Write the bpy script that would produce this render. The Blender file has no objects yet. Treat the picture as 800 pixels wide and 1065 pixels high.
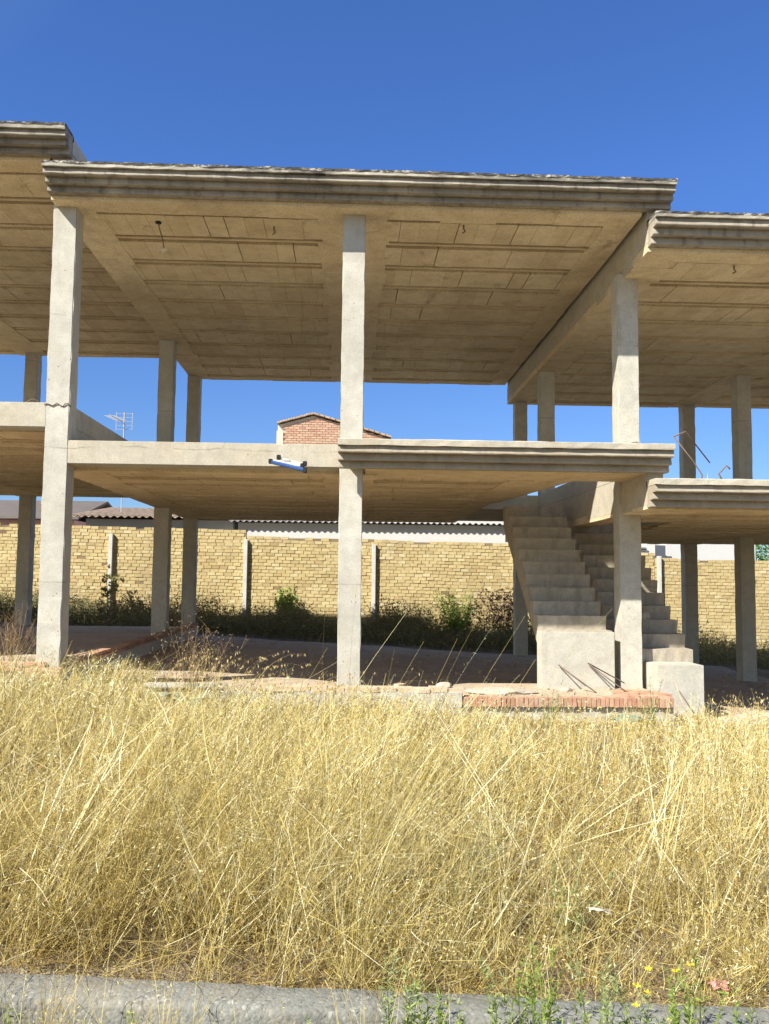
import bpy, bmesh, math, random
import numpy as np
from mathutils import Vector, Matrix

random.seed(7)
rng = np.random.default_rng(11)
SC = bpy.context.scene
COL = SC.collection
EYE = 1.55            # everything below is laid out with the eye height at z = 0, and lifted by EYE at the end
PI = math.pi

# ------------------------------------------------------------------ object helpers
def tag(o, label=None, cat=None, group=None, kind=None):
    if label: o['label'] = label
    if cat: o['category'] = cat
    if group: o['group'] = group
    if kind: o['kind'] = kind
    return o

def empty(name, loc=(0, 0, 0), label=None, cat=None, group=None):
    o = bpy.data.objects.new(name, None)
    o.empty_display_size = 0.2
    COL.objects.link(o); o.location = loc
    return tag(o, label, cat, group)

def link(name, me, mat, parent=None, loc=None):
    o = bpy.data.objects.new(name, me)
    COL.objects.link(o)
    for m in (mat if isinstance(mat, (list, tuple)) else [mat]):
        me.materials.append(m)
    if parent: o.parent = parent
    if loc is not None: o.location = loc
    return o

def from_bm(name, bm, mat, parent=None, smooth=False, loc=None):
    bmesh.ops.recalc_face_normals(bm, faces=bm.faces)
    me = bpy.data.meshes.new(name); bm.to_mesh(me); bm.free()
    if smooth:
        me.polygons.foreach_set('use_smooth', [True]*len(me.polygons))
    return link(name, me, mat, parent, loc)

def from_np(name, V, Q, mat, parent=None, tint=None, smooth=False, loc=None):
    """V (n,3); Q (m,k) faces all with k corners; tint per vertex"""
    me = bpy.data.meshes.new(name)
    V = np.ascontiguousarray(V, dtype=np.float32); Q = np.ascontiguousarray(Q, dtype=np.int32)
    m, k = Q.shape
    me.vertices.add(len(V)); me.vertices.foreach_set('co', V.ravel())
    me.loops.add(m*k); me.loops.foreach_set('vertex_index', Q.ravel())
    me.polygons.add(m); me.polygons.foreach_set('loop_start', np.arange(0, m*k, k, dtype=np.int32))
    me.polygons.foreach_set('use_smooth', np.full(m, bool(smooth)))
    me.update(calc_edges=True)
    if tint is not None:
        a = me.attributes.new('tint', 'FLOAT', 'POINT'); a.data.foreach_set('value', np.ascontiguousarray(tint, dtype=np.float32))
    return link(name, me, mat, parent, loc)

def bm_box(bm, x0, x1, y0, y1, z0, z1, bev=0.0):
    r = bmesh.ops.create_cube(bm, size=1)
    vs = r['verts']
    for v in vs:
        v.co = Vector(((x0+x1)/2+v.co.x*(x1-x0), (y0+y1)/2+v.co.y*(y1-y0), (z0+z1)/2+v.co.z*(z1-z0)))
    if bev:
        es = list({e for v in vs for e in v.link_edges})
        bmesh.ops.bevel(bm, geom=es, offset=bev, segments=2, affect='EDGES', clamp_overlap=True)

def bm_prism(bm, pts, z0, z1):
    """polygon pts in xy extruded in z"""
    a = [bm.verts.new((x, y, z0)) for x, y in pts]; b = [bm.verts.new((x, y, z1)) for x, y in pts]
    bm.faces.new(a); bm.faces.new(b)
    n = len(pts)
    for i in range(n): bm.faces.new((a[i], a[(i+1) % n], b[(i+1) % n], b[i]))

def bm_prof_x(bm, pts, x0, x1, n=1, jit=0.0):
    """profile pts in yz extruded along x in n steps with wobble"""
    rings = []
    k = len(pts)
    for i in range(n+1):
        x = x0+(x1-x0)*i/n
        rings.append([bm.verts.new((x, y+random.uniform(-jit, jit), z+random.uniform(-jit, jit))) for y, z in pts])
    for i in range(n):
        for j in range(k):
            bm.faces.new((rings[i][j], rings[i][(j+1) % k], rings[i+1][(j+1) % k], rings[i+1][j]))
    bm.faces.new(rings[0]); bm.faces.new(rings[-1])

def tube(bm, pts, r, sides=6, taper=1.0):
    pts = [Vector(p) for p in pts]
    rings = []
    for i, p in enumerate(pts):
        d = (pts[min(i+1, len(pts)-1)]-pts[max(i-1, 0)]).normalized()
        u = d.orthogonal().normalized(); w = d.cross(u)
        if rings:
            # keep twist low
            pu = (rings[-1][0].co-pts[i-1]); u = (pu-d*pu.dot(d)).normalized(); w = d.cross(u)
        rr = r*(1+(taper-1)*i/max(1, len(pts)-1))
        rings.append([bm.verts.new(p+(u*math.cos(2*PI*k/sides)+w*math.sin(2*PI*k/sides))*rr) for k in range(sides)])
    for a, b in zip(rings, rings[1:]):
        for k in range(sides):
            bm.faces.new((a[k], a[(k+1) % sides], b[(k+1) % sides], b[k]))
    bm.faces.new(rings[0]); bm.faces.new(rings[-1])

# ------------------------------------------------------------------ node helpers
class NT:
    def __init__(s, name):
        s.m = bpy.data.materials.new(name); s.m.use_nodes = True
        s.t = s.m.node_tree; s.t.nodes.clear()
        s.out = s.n('ShaderNodeOutputMaterial'); s.b = s.n('ShaderNodeBsdfPrincipled')
        s.t.links.new(s.b.outputs[0], s.out.inputs[0])
        s.b.inputs['Roughness'].default_value = 0.9
        s.b.inputs['Specular IOR Level'].default_value = 0.25
        s.co = s.n('ShaderNodeTexCoord').outputs['Object']
    def n(s, t, **k):
        x = s.t.nodes.new(t)
        for a, v in k.items(): setattr(x, a, v)
        return x
    def l(s, a, b): s.t.links.new(a, b)
    def noise(s, scale, detail=4, rough=0.55, vec=None, stretch=None, dist=0.0):
        v = vec if vec is not None else s.co
        if stretch:
            mp = s.n('ShaderNodeMapping'); mp.inputs['Scale'].default_value = stretch; s.l(v, mp.inputs[0]); v = mp.outputs[0]
        x = s.n('ShaderNodeTexNoise'); x.inputs['Scale'].default_value = scale
        x.inputs['Detail'].default_value = detail; x.inputs['Roughness'].default_value = rough
        x.inputs['Distortion'].default_value = dist
        s.l(v, x.inputs['Vector']); return x.outputs['Fac']
    def ramp(s, fac, stops, interp='LINEAR'):
        r = s.n('ShaderNodeValToRGB'); r.color_ramp.interpolation = interp
        e = r.color_ramp.elements
        while len(e) < len(stops): e.new(0.5)
        for i, (p, c) in enumerate(stops):
            e[i].position = p; e[i].color = (c if len(c) == 4 else (*c, 1)) if not isinstance(c, (int, float)) else (c, c, c, 1)
        s.l(fac, r.inputs[0]); return r.outputs[0]
    def mix(s, fac, a, b, mode='MIX'):
        x = s.n('ShaderNodeMix', data_type='RGBA', blend_type=mode)
        for v, i in ((fac, 0), (a, 6), (b, 7)):
            if hasattr(v, 'links'): s.l(v, x.inputs[i])
            else: x.inputs[i].default_value = v if i == 0 else (*v, 1)[:4]
        return x.outputs[2]
    def math(s, op, a, b=0.0):
        x = s.n('ShaderNodeMath', operation=op)
        for v, i in ((a, 0), (b, 1)):
            if hasattr(v, 'links'): s.l(v, x.inputs[i])
            else: x.inputs[i].default_value = v
        return x.outputs[0]
    def sep(s, v=None):
        x = s.n('ShaderNodeSeparateXYZ'); s.l(v if v is not None else s.co, x.inputs[0]); return x.outputs
    def attr(s, name='tint'):
        x = s.n('ShaderNodeAttribute'); x.attribute_name = name; return x.outputs['Fac']
    def bump(s, h, strength=0.4, dist=0.02):
        x = s.n('ShaderNodeBump'); x.inputs['Strength'].default_value = strength; x.inputs['Distance'].default_value = dist
        s.l(h, x.inputs['Height']); s.l(x.outputs[0], s.b.inputs['Normal'])
    def color(s, c):
        if hasattr(c, 'links'): s.l(c, s.b.inputs['Base Color'])
        else: s.b.inputs['Base Color'].default_value = (*c, 1)

def concrete(name, lo, hi, stain=(0.20, 0.165, 0.125), stain_amt=0.55, lichen=0.0, streak=0.5, warm=0.25):
    s = NT(name)
    big = s.noise(1.1, 5, 0.6); med = s.noise(7, 5, 0.65); fine = s.noise(70, 3, 0.6)
    c = s.ramp(big, [(0.3, lo), (0.7, hi)])
    c = s.mix(s.ramp(med, [(0.38, 0.0), (0.72, 0.55)]), c, tuple(v*0.72 for v in lo))
    # ochre rust-like discolouration patches
    c = s.mix(s.math('MULTIPLY', s.ramp(s.noise(2.3, 4, 0.6, dist=0.6), [(0.52, 0.0), (0.72, 1.0)]), warm), c, (lo[0]*1.0, lo[1]*0.80, lo[2]*0.55))
    # vertical run-off streaks
    st = s.noise(3.2, 4, 0.6, stretch=(3.0, 3.0, 0.28))
    c = s.mix(s.math('MULTIPLY', s.ramp(st, [(0.52, 0.0), (0.74, 1.0)]), streak*stain_amt), c, stain)
    # fine speckle + air holes
    c = s.mix(s.ramp(fine, [(0.35, 0.35), (0.55, 0.0)]), c, tuple(v*0.55 for v in lo))
    vo = s.n('ShaderNodeTexVoronoi'); vo.inputs['Scale'].default_value = 11; s.l(s.co, vo.inputs['Vector'])
    holes = s.ramp(vo.outputs['Distance'], [(0.06, 1.0), (0.09, 0.0)])
    gate = s.ramp(s.noise(1.9, 2), [(0.5, 0.0), (0.56, 1.0)])
    holes = s.math('MULTIPLY', holes, gate)
    c = s.mix(s.math('MULTIPLY', holes, 0.7), c, (0.09, 0.075, 0.06))
    zc = s.math('ADD', s.math('MULTIPLY', s.sep()[2], 0.62), s.math('MULTIPLY', big, .10))
    fr = s.math('FRACT', zc)
    jl = s.ramp(fr, [(0.0, 1.0), (0.008, 0.0), (0.992, 0.0), (1.0, 1.0)])
    jl = s.math('MULTIPLY', jl, s.ramp(s.noise(2.7, 3), [(.42, .0), (.6, 1)]))
    c = s.mix(s.math('MULTIPLY', jl, .55), c, (0.13, 0.11, 0.09))
    # rust weeps
    ru = s.math('MULTIPLY', s.ramp(s.noise(4.5, 3, .6, stretch=(2.2, 2.2, .25)), [(.66, 0.0), (.78, 1.0)]), .35)
    c = s.mix(ru, c, (0.30, 0.17, 0.08))
    if lichen:
        li = s.ramp(s.noise(22, 6, 0.75, dist=0.4, stretch=(.5, 1, 1.4)), [(0.34, 0.0), (0.47, 1.0)])
        li2 = s.ramp(s.noise(0.9, 3, 0.6), [(0.36, 1.0), (0.60, 0.15)])
        c = s.mix(s.math('MULTIPLY', s.math('MULTIPLY', li, li2), lichen), c, (0.05, 0.045, 0.04))
    s.color(c)
    h = s.math('ADD', s.math('MULTIPLY', med, 0.6), s.math('MULTIPLY', fine, 0.35))
    h = s.math('SUBTRACT', h, s.math('MULTIPLY', holes, 0.8))
    s.bump(h, 0.55, 0.012)
    return s.m

M = {}
M['column'] = concrete('column_concrete', (0.44, 0.42, 0.355), (0.56, 0.535, 0.46), stain_amt=0.35, streak=0.45, warm=0.18)
M['slab'] = concrete('slab_concrete', (0.43, 0.39, 0.305), (0.54, 0.495, 0.395), stain_amt=0.4, streak=0.4)
M['cornice'] = concrete('cornice_concrete', (0.37, 0.325, 0.255), (0.50, 0.445, 0.355), stain=(0.10, 0.088, 0.078), stain_amt=0.95, lichen=0.5, streak=0.9)
M['cornice_low'] = concrete('floor_cornice_concrete', (0.36, 0.31, 0.235), (0.46, 0.405, 0.315), stain=(0.15, 0.13, 0.105), stain_amt=0.8, lichen=0.08, streak=0.6)
M['fascia'] = concrete('lichened_fascia', (0.45, 0.415, 0.33), (0.60, 0.56, 0.46), lichen=1.0, streak=0.3)
M['stair'] = concrete('stair_concrete', (0.38, 0.335, 0.26), (0.50, 0.445, 0.355), stain_amt=0.8, streak=0.8, lichen=.12, warm=.35)
M['kerbc_'] = concrete('kerb_concrete', (0.30, 0.295, 0.265), (0.42, 0.41, 0.37), stain=(0.12, 0.115, 0.10), stain_amt=0.6, lichen=0.3, streak=0.3, warm=0.1)

def kerb_mat():
    s = NT('kerb_aggregate')
    c = s.ramp(s.noise(2.5, 5, .65), [(.3, (.15, .15, .13)), (.7, (.225, .225, .195))])
    vo = s.n('ShaderNodeTexVoronoi'); vo.inputs['Scale'].default_value = 85; s.l(s.co, vo.inputs['Vector'])
    sp = s.ramp(s.sep(vo.outputs['Color'])[0], [(.0, (.08, .078, .068)), (.25, (.165, .165, .14)), (.85, (.235, .23, .20)), (1, (.42, .40, .35))])
    c = s.mix(s.ramp(s.noise(3.5, 4, .6), [(.3, .15), (.7, .75)]), c, sp)
    c = s.mix(s.ramp(s.noise(4, 6, .75, dist=.8), [(.52, 0.0), (.68, .75)]), c, (.13, .12, .10))
    c = s.mix(s.ramp(s.noise(1.2, 4, .7), [(.55, 0.0), (.75, .5)]), c, (.33, .27, .18))
    s.color(c)
    s.bump(s.math('ADD', s.math('MULTIPLY', s.ramp(vo.outputs['Distance'], [(.0, 1.0), (.7, 0.0)]), .6), s.noise(30, 5, .75)), .45, .005)
    return s.m
M['kerbc'] = kerb_mat()
def soffit_mat():
    s = NT('ceiling_block_concrete')
    t = s.attr()
    c = s.ramp(t, [(0.0, (0.48, 0.365, 0.215)), (0.3, (0.64, 0.50, 0.305)), (0.6, (0.73, 0.59, 0.375)), (1.0, (0.78, 0.66, 0.45))])
    c = s.mix(s.ramp(s.noise(0.55, 5, 0.65, dist=0.5), [(0.45, 0.0), (0.75, 0.6)]), c, (0.36, 0.26, 0.15))
    c = s.mix(s.ramp(s.noise(5, 5, 0.65), [(0.45, 0.0), (0.75, 0.5)]), c, (0.36, 0.265, 0.16))
    c = s.mix(s.ramp(s.noise(1.3, 5, 0.7, dist=1.2), [(0.61, 0.0), (0.70, 0.5)]), c, (0.24, 0.155, 0.08))
    c = s.mix(s.ramp(s.noise(60, 2), [(0.3, 0.4), (0.55, 0.0)]), c, (0.2, 0.15, 0.1))
    s.color(c); s.bump(s.math('ADD', s.noise(25, 4, 0.7), s.noise(80, 3)), 0.35, 0.006)
    return s.m
M['soffit'] = soffit_mat()
def crust_mat():
    s = NT('weathered_edge_crust')
    c = s.ramp(s.noise(16, 6, .8, stretch=(.45, 1, 1)), [(.40, (.045, .042, .038)), (.54, (.12, .11, .095)), (.60, (.50, .46, .38)), (.75, (.60, .57, .48))])
    s.color(c); s.bump(s.noise(40, 5, .7), .8, .015); return s.m
M['crust'] = crust_mat()

def brick_mesh_mat(name, stops, dirt):
    s = NT(name)
    c = s.ramp(s.attr(), stops)
    c = s.mix(s.ramp(s.noise(14, 4, 0.7), [(0.4, 0.0), (0.75, 0.6)]), c, dirt)
    c = s.mix(s.ramp(s.noise(0.5, 5, 0.65), [(0.5, 0.0), (0.75, 0.45)]), c, tuple(v*0.7 for v in dirt))
    s.color(c); s.bump(s.noise(45, 4, 0.7), 0.5, 0.01)
    return s.m
M['buff_brick'] = brick_mesh_mat('buff_brick', [(0, (0.33, 0.225, 0.11)), (0.3, (0.46, 0.355, 0.17)), (0.7, (0.55, 0.445, 0.22)), (1, (0.62, 0.54, 0.32))], (0.35, 0.26, 0.15))
M['red_brick'] = brick_mesh_mat('red_brick', [(0, (0.32, 0.15, 0.09)), (0.5, (0.43, 0.22, 0.14)), (1, (0.52, 0.34, 0.23))], (0.48, 0.38, 0.27))
M['floor_brick'] = brick_mesh_mat('dusty_brick', [(0, (0.36, 0.24, 0.16)), (0.5, (0.46, 0.33, 0.22)), (1, (0.55, 0.43, 0.30))], (0.46, 0.38, 0.27))
def flat(name, col, rough=0.8, noise=8, amt=0.35, spec=0.3, metal=0.0, bump=0.2):
    s = NT(name)
    c = s.mix(s.ramp(s.noise(noise, 5, 0.65), [(0.35, 0.0), (0.7, amt)]), col, tuple(v*0.5 for v in col))
    s.color(c); s.b.inputs['Roughness'].default_value = rough; s.b.inputs['Specular IOR Level'].default_value = spec
    s.b.inputs['Metallic'].default_value = metal
    s.bump(s.noise(noise*6, 3), bump, 0.01)
    return s.m
M['mortar'] = flat('mortar_bed', (0.27, 0.195, 0.105), noise=1.3, amt=.85)
M['post'] = flat('post_concrete', (0.58, 0.56, 0.51), noise=5)
M['render_white'] = flat('white_render', (0.56, 0.555, 0.53), noise=1.2, amt=0.12)
M['render_grey_shadow'] = flat('grey_render_and_shadow', (0.42, 0.41, 0.39), noise=1.5, amt=0.3)  # tiled house wall, and the painted gable shadow on the white house
M['sheet'] = flat('weathered_roof_sheet', (0.36, 0.34, 0.31), noise=2, amt=0.4)
M['tile'] = flat('clay_roof_tile', (0.48, 0.36, 0.25), noise=2.5, amt=0.75)
M['dark_roof'] = flat('dark_roof', (0.13, 0.11, 0.095), noise=2)
M['rust'] = flat('rusty_steel', (0.17, 0.12, 0.09), noise=30, rough=0.7)
M['galv'] = flat('galvanised_metal', (0.42, 0.42, 0.42), rough=0.5, metal=0.5)
M['galv_white'] = flat('pale_aerial_metal', (0.42, 0.43, 0.45), rough=0.5)
M['black'] = flat('black_rubber', (0.02, 0.02, 0.022), rough=0.6)
M['blue'] = flat('blue_paint', (0.05, 0.11, 0.30), rough=0.45, noise=20)
M['ivory'] = flat('ivory_paint', (0.72, 0.70, 0.55), rough=0.5, noise=20, amt=0.2)
M['glass_dark'] = flat('dark_glass', (0.03, 0.035, 0.04), rough=0.15, spec=0.6)
M['pink'] = flat('faded_pink_plastic', (0.65, 0.27, 0.24), rough=0.5)
M['netting'] = flat('faded_green_plastic', (0.20, 0.28, 0.19), rough=0.6)
M['paper'] = flat('pale_litter', (0.62, 0.54, 0.42), rough=0.8)
M['stone'] = concrete('rubble_concrete', (0.42, 0.36, 0.28), (0.55, 0.49, 0.39))
M['bark'] = flat('bark', (0.14, 0.11, 0.08), noise=12)
M['pinkroof'] = flat('pale_pink_render', (0.62, 0.40, 0.38), noise=2)

def straw_mat(name, stops, trans=0.25):
    s = NT(name)
    c = s.ramp(s.attr(), stops)
    s.color(c); s.b.inputs['Roughness'].default_value = 0.65; s.b.inputs['Specular IOR Level'].default_value = 0.3
    tr = s.n('ShaderNodeBsdfTranslucent'); s.l(c, tr.inputs[0])
    mx = s.n('ShaderNodeMixShader'); mx.inputs[0].default_value = trans
    s.l(s.b.outputs[0], mx.inputs[1]); s.l(tr.outputs[0], mx.inputs[2]); s.l(mx.outputs[0], s.out.inputs[0])
    return s.m
M['straw'] = straw_mat('dry_straw', [(0, (0.15, 0.082, 0.025)), (0.25, (0.31, 0.21, 0.056)), (0.6, (0.475, 0.37, 0.115)), (0.88, (0.61, 0.525, 0.225)), (1, (0.79, 0.73, 0.47))], 0.22)
M['thicket'] = straw_mat('thicket_leaf', [(0, (0.11, 0.08, 0.045)), (0.35, (0.17, 0.14, 0.06)), (0.7, (0.19, 0.21, 0.07)), (1, (0.42, 0.35, 0.17))])
M['leaf'] = straw_mat('green_leaf', [(0, (0.05, 0.11, 0.02)), (0.5, (0.10, 0.19, 0.035)), (1, (0.19, 0.28, 0.06))], 0.3)
M['leaf_pale'] = straw_mat('pale_green_leaf', [(0, (0.15, 0.20, 0.07)), (0.5, (0.27, 0.33, 0.13)), (1, (0.42, 0.44, 0.20))], 0.3)
M['leaf_shrub'] = straw_mat('shrub_leaf', [(0, (0.08, 0.13, 0.02)), (0.5, (0.19, 0.27, 0.05)), (1, (0.36, 0.42, 0.10))], 0.3)
M['leaf_bright'] = straw_mat('bright_leaf', [(0, (0.10, 0.18, 0.02)), (0.5, (0.22, 0.33, 0.05)), (1, (0.38, 0.46, 0.10))], 0.3)
M['twig'] = straw_mat('dry_twig', [(0, (0.14, 0.09, 0.045)), (0.5, (0.25, 0.17, 0.09)), (1, (0.40, 0.29, 0.15))], 0.05)
M['thistle'] = straw_mat('dry_thistle', [(0, (0.07, 0.04, 0.03)), (0.5, (0.15, 0.09, 0.06)), (1, (0.25, 0.17, 0.10))], 0.05)
M['yellow'] = straw_mat('yellow_petal', [(0, (0.75, 0.55, 0.03)), (1, (0.85, 0.70, 0.08))], 0.2)
M['oat'] = straw_mat('ripe_oat', [(0, (0.38, 0.27, 0.10)), (0.5, (0.52, 0.40, 0.17)), (1, (0.64, 0.54, 0.30))], 0.25)

def dirt_mat():
    s = NT('dry_dirt')
    c = s.ramp(s.noise(0.8, 6, 0.65), [(0.3, (0.15, 0.115, 0.075)), (0.7, (0.27, 0.21, 0.135))])
    c = s.mix(s.ramp(s.noise(16, 5, 0.7), [(0.45, 0.0), (0.7, 0.7)]), c, (0.14, 0.10, 0.06))
    c = s.mix(s.ramp(s.noise(40, 3, 0.7, stretch=(1, 0.25, 1)), [(0.52, 0.0), (0.62, 0.6)]), c, (0.46, 0.36, 0.19))
    s.color(c); s.bump(s.math('ADD', s.noise(12, 6, 0.7), s.noise(60, 3)), 0.8, 0.03)
    return s.m
M['dirt'] = dirt_mat()
def floor_mat():
    s = NT('dusty_floor')
    c = s.ramp(s.noise(1.2, 6, 0.65), [(0.3, (0.38, 0.305, 0.215)), (0.7, (0.54, 0.44, 0.32))])
    c = s.mix(s.ramp(s.noise(11, 5, 0.7), [(0.45, 0.0), (0.7, 0.6)]), c, (0.20, 0.14, 0.09))
    s.color(c); s.bump(s.noise(20, 6, 0.7), 0.6, 0.02); return s.m
M['floor'] = floor_mat()
M['asphalt'] = flat('asphalt', (0.09, 0.088, 0.083), noise=40, amt=0.5, bump=0.5)
M['plaster'] = concrete('plinth_render', (0.44, 0.42, 0.36), (0.56, 0.53, 0.45), streak=0.5)

# ------------------------------------------------------------------ terrain
def gz(x, y):
    """height of the sloping plot (street falls to the right)"""
    x = np.asarray(x, dtype=float); y = np.asarray(y, dtype=float)
    xx = 25*np.tanh(x/25)
    return -1.485 - 0.055*xx + 0.018*np.sin(x*1.7+0.6)*np.sin(y*1.3) + 0.012*np.sin(x*4.1+1)*np.cos(y*3.7)

def axis(lo, hi, a, b, fine, growth=1.35):
    xs = list(np.arange(a, b+1e-6, fine))
    st = fine; x = a
    left = []
    while x > lo:
        st *= growth; x -= st; left.append(x)
    st = fine; x = b; right = []
    while x < hi:
        st *= growth; x += st; right.append(x)
    return np.array(left[::-1]+xs+right)

def sheet(name, xs, ys, zf, mat):
    X, Y = np.meshgrid(xs, ys); Z = zf(X, Y)
    V = np.stack([X, Y, Z], -1).reshape(-1, 3)
    nx, ny = len(xs), len(ys)
    i = np.arange(ny-1)[:, None]*nx+np.arange(nx-1)[None]
    Q = np.stack([i, i+1, i+nx+1, i+nx], -1).reshape(-1, 4)
    return from_np(name, V, Q, mat, smooth=True)

KY0, KY1 = 3.06, 3.25      # kerb front / back
def terrain_z(X, Y):
    z = gz(X, Y)
    d = np.clip((Y-KY0-0.08)/0.12, 0, 1)
    base = -1.80-0.055*25*np.tanh(X/25)
    return base+(z-base)*d + 0.01*np.sin(X*23)*np.sin(Y*19)*d
g = sheet('ground', axis(-600, 600, -14, 16, 0.12), axis(-400, 700, 2.9, 26, 0.12), terrain_z, M['dirt'])
tag(g, kind='structure')
road = sheet('road', axis(-300, 300, -12, 12, 1.0), np.array([-5, -3, -1, 0.0, 1, 2, 3.02]), lambda X, Y: -1.62-0.055*25*np.tanh(X/25)+0*Y, M['asphalt'])
tag(road, kind='structure')

def under_z(X, Y):
    return gz(X, Y)+.016+.012*np.sin(X*2.3+Y)*np.sin(Y*1.9)
uf = sheet('dirt_floor', np.arange(-3.3, 8.6, .15), np.arange(10.46, 19.9, .15), under_z, M['floor']); tag(uf, kind='structure')
# kerb: chamfered concrete edging, wobbling a little along its length
bm = bmesh.new()
prof = [(KY0, -0.24), (KY0+0.003, -0.030), (KY0+0.010, -0.012), (KY0+0.026, -0.003), (KY1-0.03, 0.0), (KY1-0.006, -0.012), (KY1, -0.04), (KY1, -0.24)]
ring = []
xs = np.concatenate([np.linspace(-40, -3, 40), np.arange(-2.9, 3.5, 0.05), np.linspace(3.6, 40, 40)])
for x in xs:
    zb = -1.452-0.055*25*math.tanh(x/25)
    w = 0.0015*math.sin(x*5.3)+0.0012*math.sin(x*13.1+1)
    ring.append([bm.verts.new((x, y+w*(0.6+0.3*k), zb+z+random.uniform(-.0012, .0012)+w*0.5)) for k, (y, z) in enumerate(prof)])
for a, b in zip(ring, ring[1:]):
    for k in range(len(prof)-1):
        bm.faces.new((a[k], a[k+1], b[k+1], b[k]))
kerb = from_bm('kerb', bm, M['kerbc'], smooth=True); tag(kerb, kind='structure')

# ------------------------------------------------------------------ the building
B = empty('unfinished_building', (0, 0, 0), 'unfinished two storey concrete building, bare columns and stepped slabs above dry grass', 'building')

XL, XC, XR, XRR = -3.50, 0.03, 3.70, 7.72          # column lines of the middle and right units
XLL = -7.1
YA, YM, YB = 10.5, 16.5, 19.45                      # front, middle and rear column faces
YAR = 11.25                                        # front columns on the right line stand further back
CW = 0.28
def column(x, y, z0, z1, w=CW, d=CW):
    bm = bmesh.new(); bm_box(bm, x-w/2, x+w/2, y, y+d, z0, z1, 0.008)
    # ragged lift edges: slice and jiggle slightly
    for zc in np.arange(z0+0.2, z1-0.08, 0.16):
        bmesh.ops.bisect_plane(bm, geom=bm.verts[:]+bm.edges[:]+bm.faces[:], plane_co=(0, 0, zc), plane_no=(0, 0, 1))
    for v in bm.verts:
        if z0+0.1 < v.co.z < z1-0.05:
            v.co.x += random.gauss(0, .0028); v.co.y += random.gauss(0, .0022)
    return from_bm('column', bm, M['column'], B)

ROOF = dict(left=(4.965, 5.28), mid=(4.50, 4.82), right=(4.05, 4.42))
FLR = dict(left=(1.77, 2.07), mid=(1.30, 1.62), right=(0.875, 1.21))
# (x, y, base, roof soffit, floor bottom, floor top)
cols = [
    (XL, YA, -1.25, ROOF['mid'][0]+.05), (XC, YA, -1.6, ROOF['mid'][0]+.05), (XR-.01, YAR, -1.6, ROOF['right'][0]+.05),
    (XL, YM, -1.4, ROOF['mid'][0]+.05), (XR+.12, YM, -1.6, ROOF['right'][0]+.05), (XC, YB, -1.6, -1.2),
    (XL, YB, -1.4, ROOF['mid'][0]+.05), (XR+.2, YB, -1.7, ROOF['right'][0]+.05),
    (XLL, YA, -1.1, ROOF['left'][0]+.05), (XLL, YM, -1.2, ROOF['left'][0]+.05), (XLL, YB, -1.2, ROOF['left'][0]+.05),
    (-10.7, YA, -1.0, 5.3), (-10.7, YM, -1.0, 5.3), (-10.7, YB, -1.0, 5.3),
    (XRR, YAR, -2.0, ROOF['right'][0]+.05), (XRR-.03, YM, -2.0, ROOF['right'][0]+.05), (XRR+.05, YB, -2.0, ROOF['right'][0]+.05),
    (11.6, YAR, -2.2, 4.1), (11.6, YM, -2.2, 4.1), (11.6, YB, -2.2, 4.1),
]
for x, y, z0, z1 in cols:
    if z1 > 0: column(x, y, z0, z1)

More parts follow.
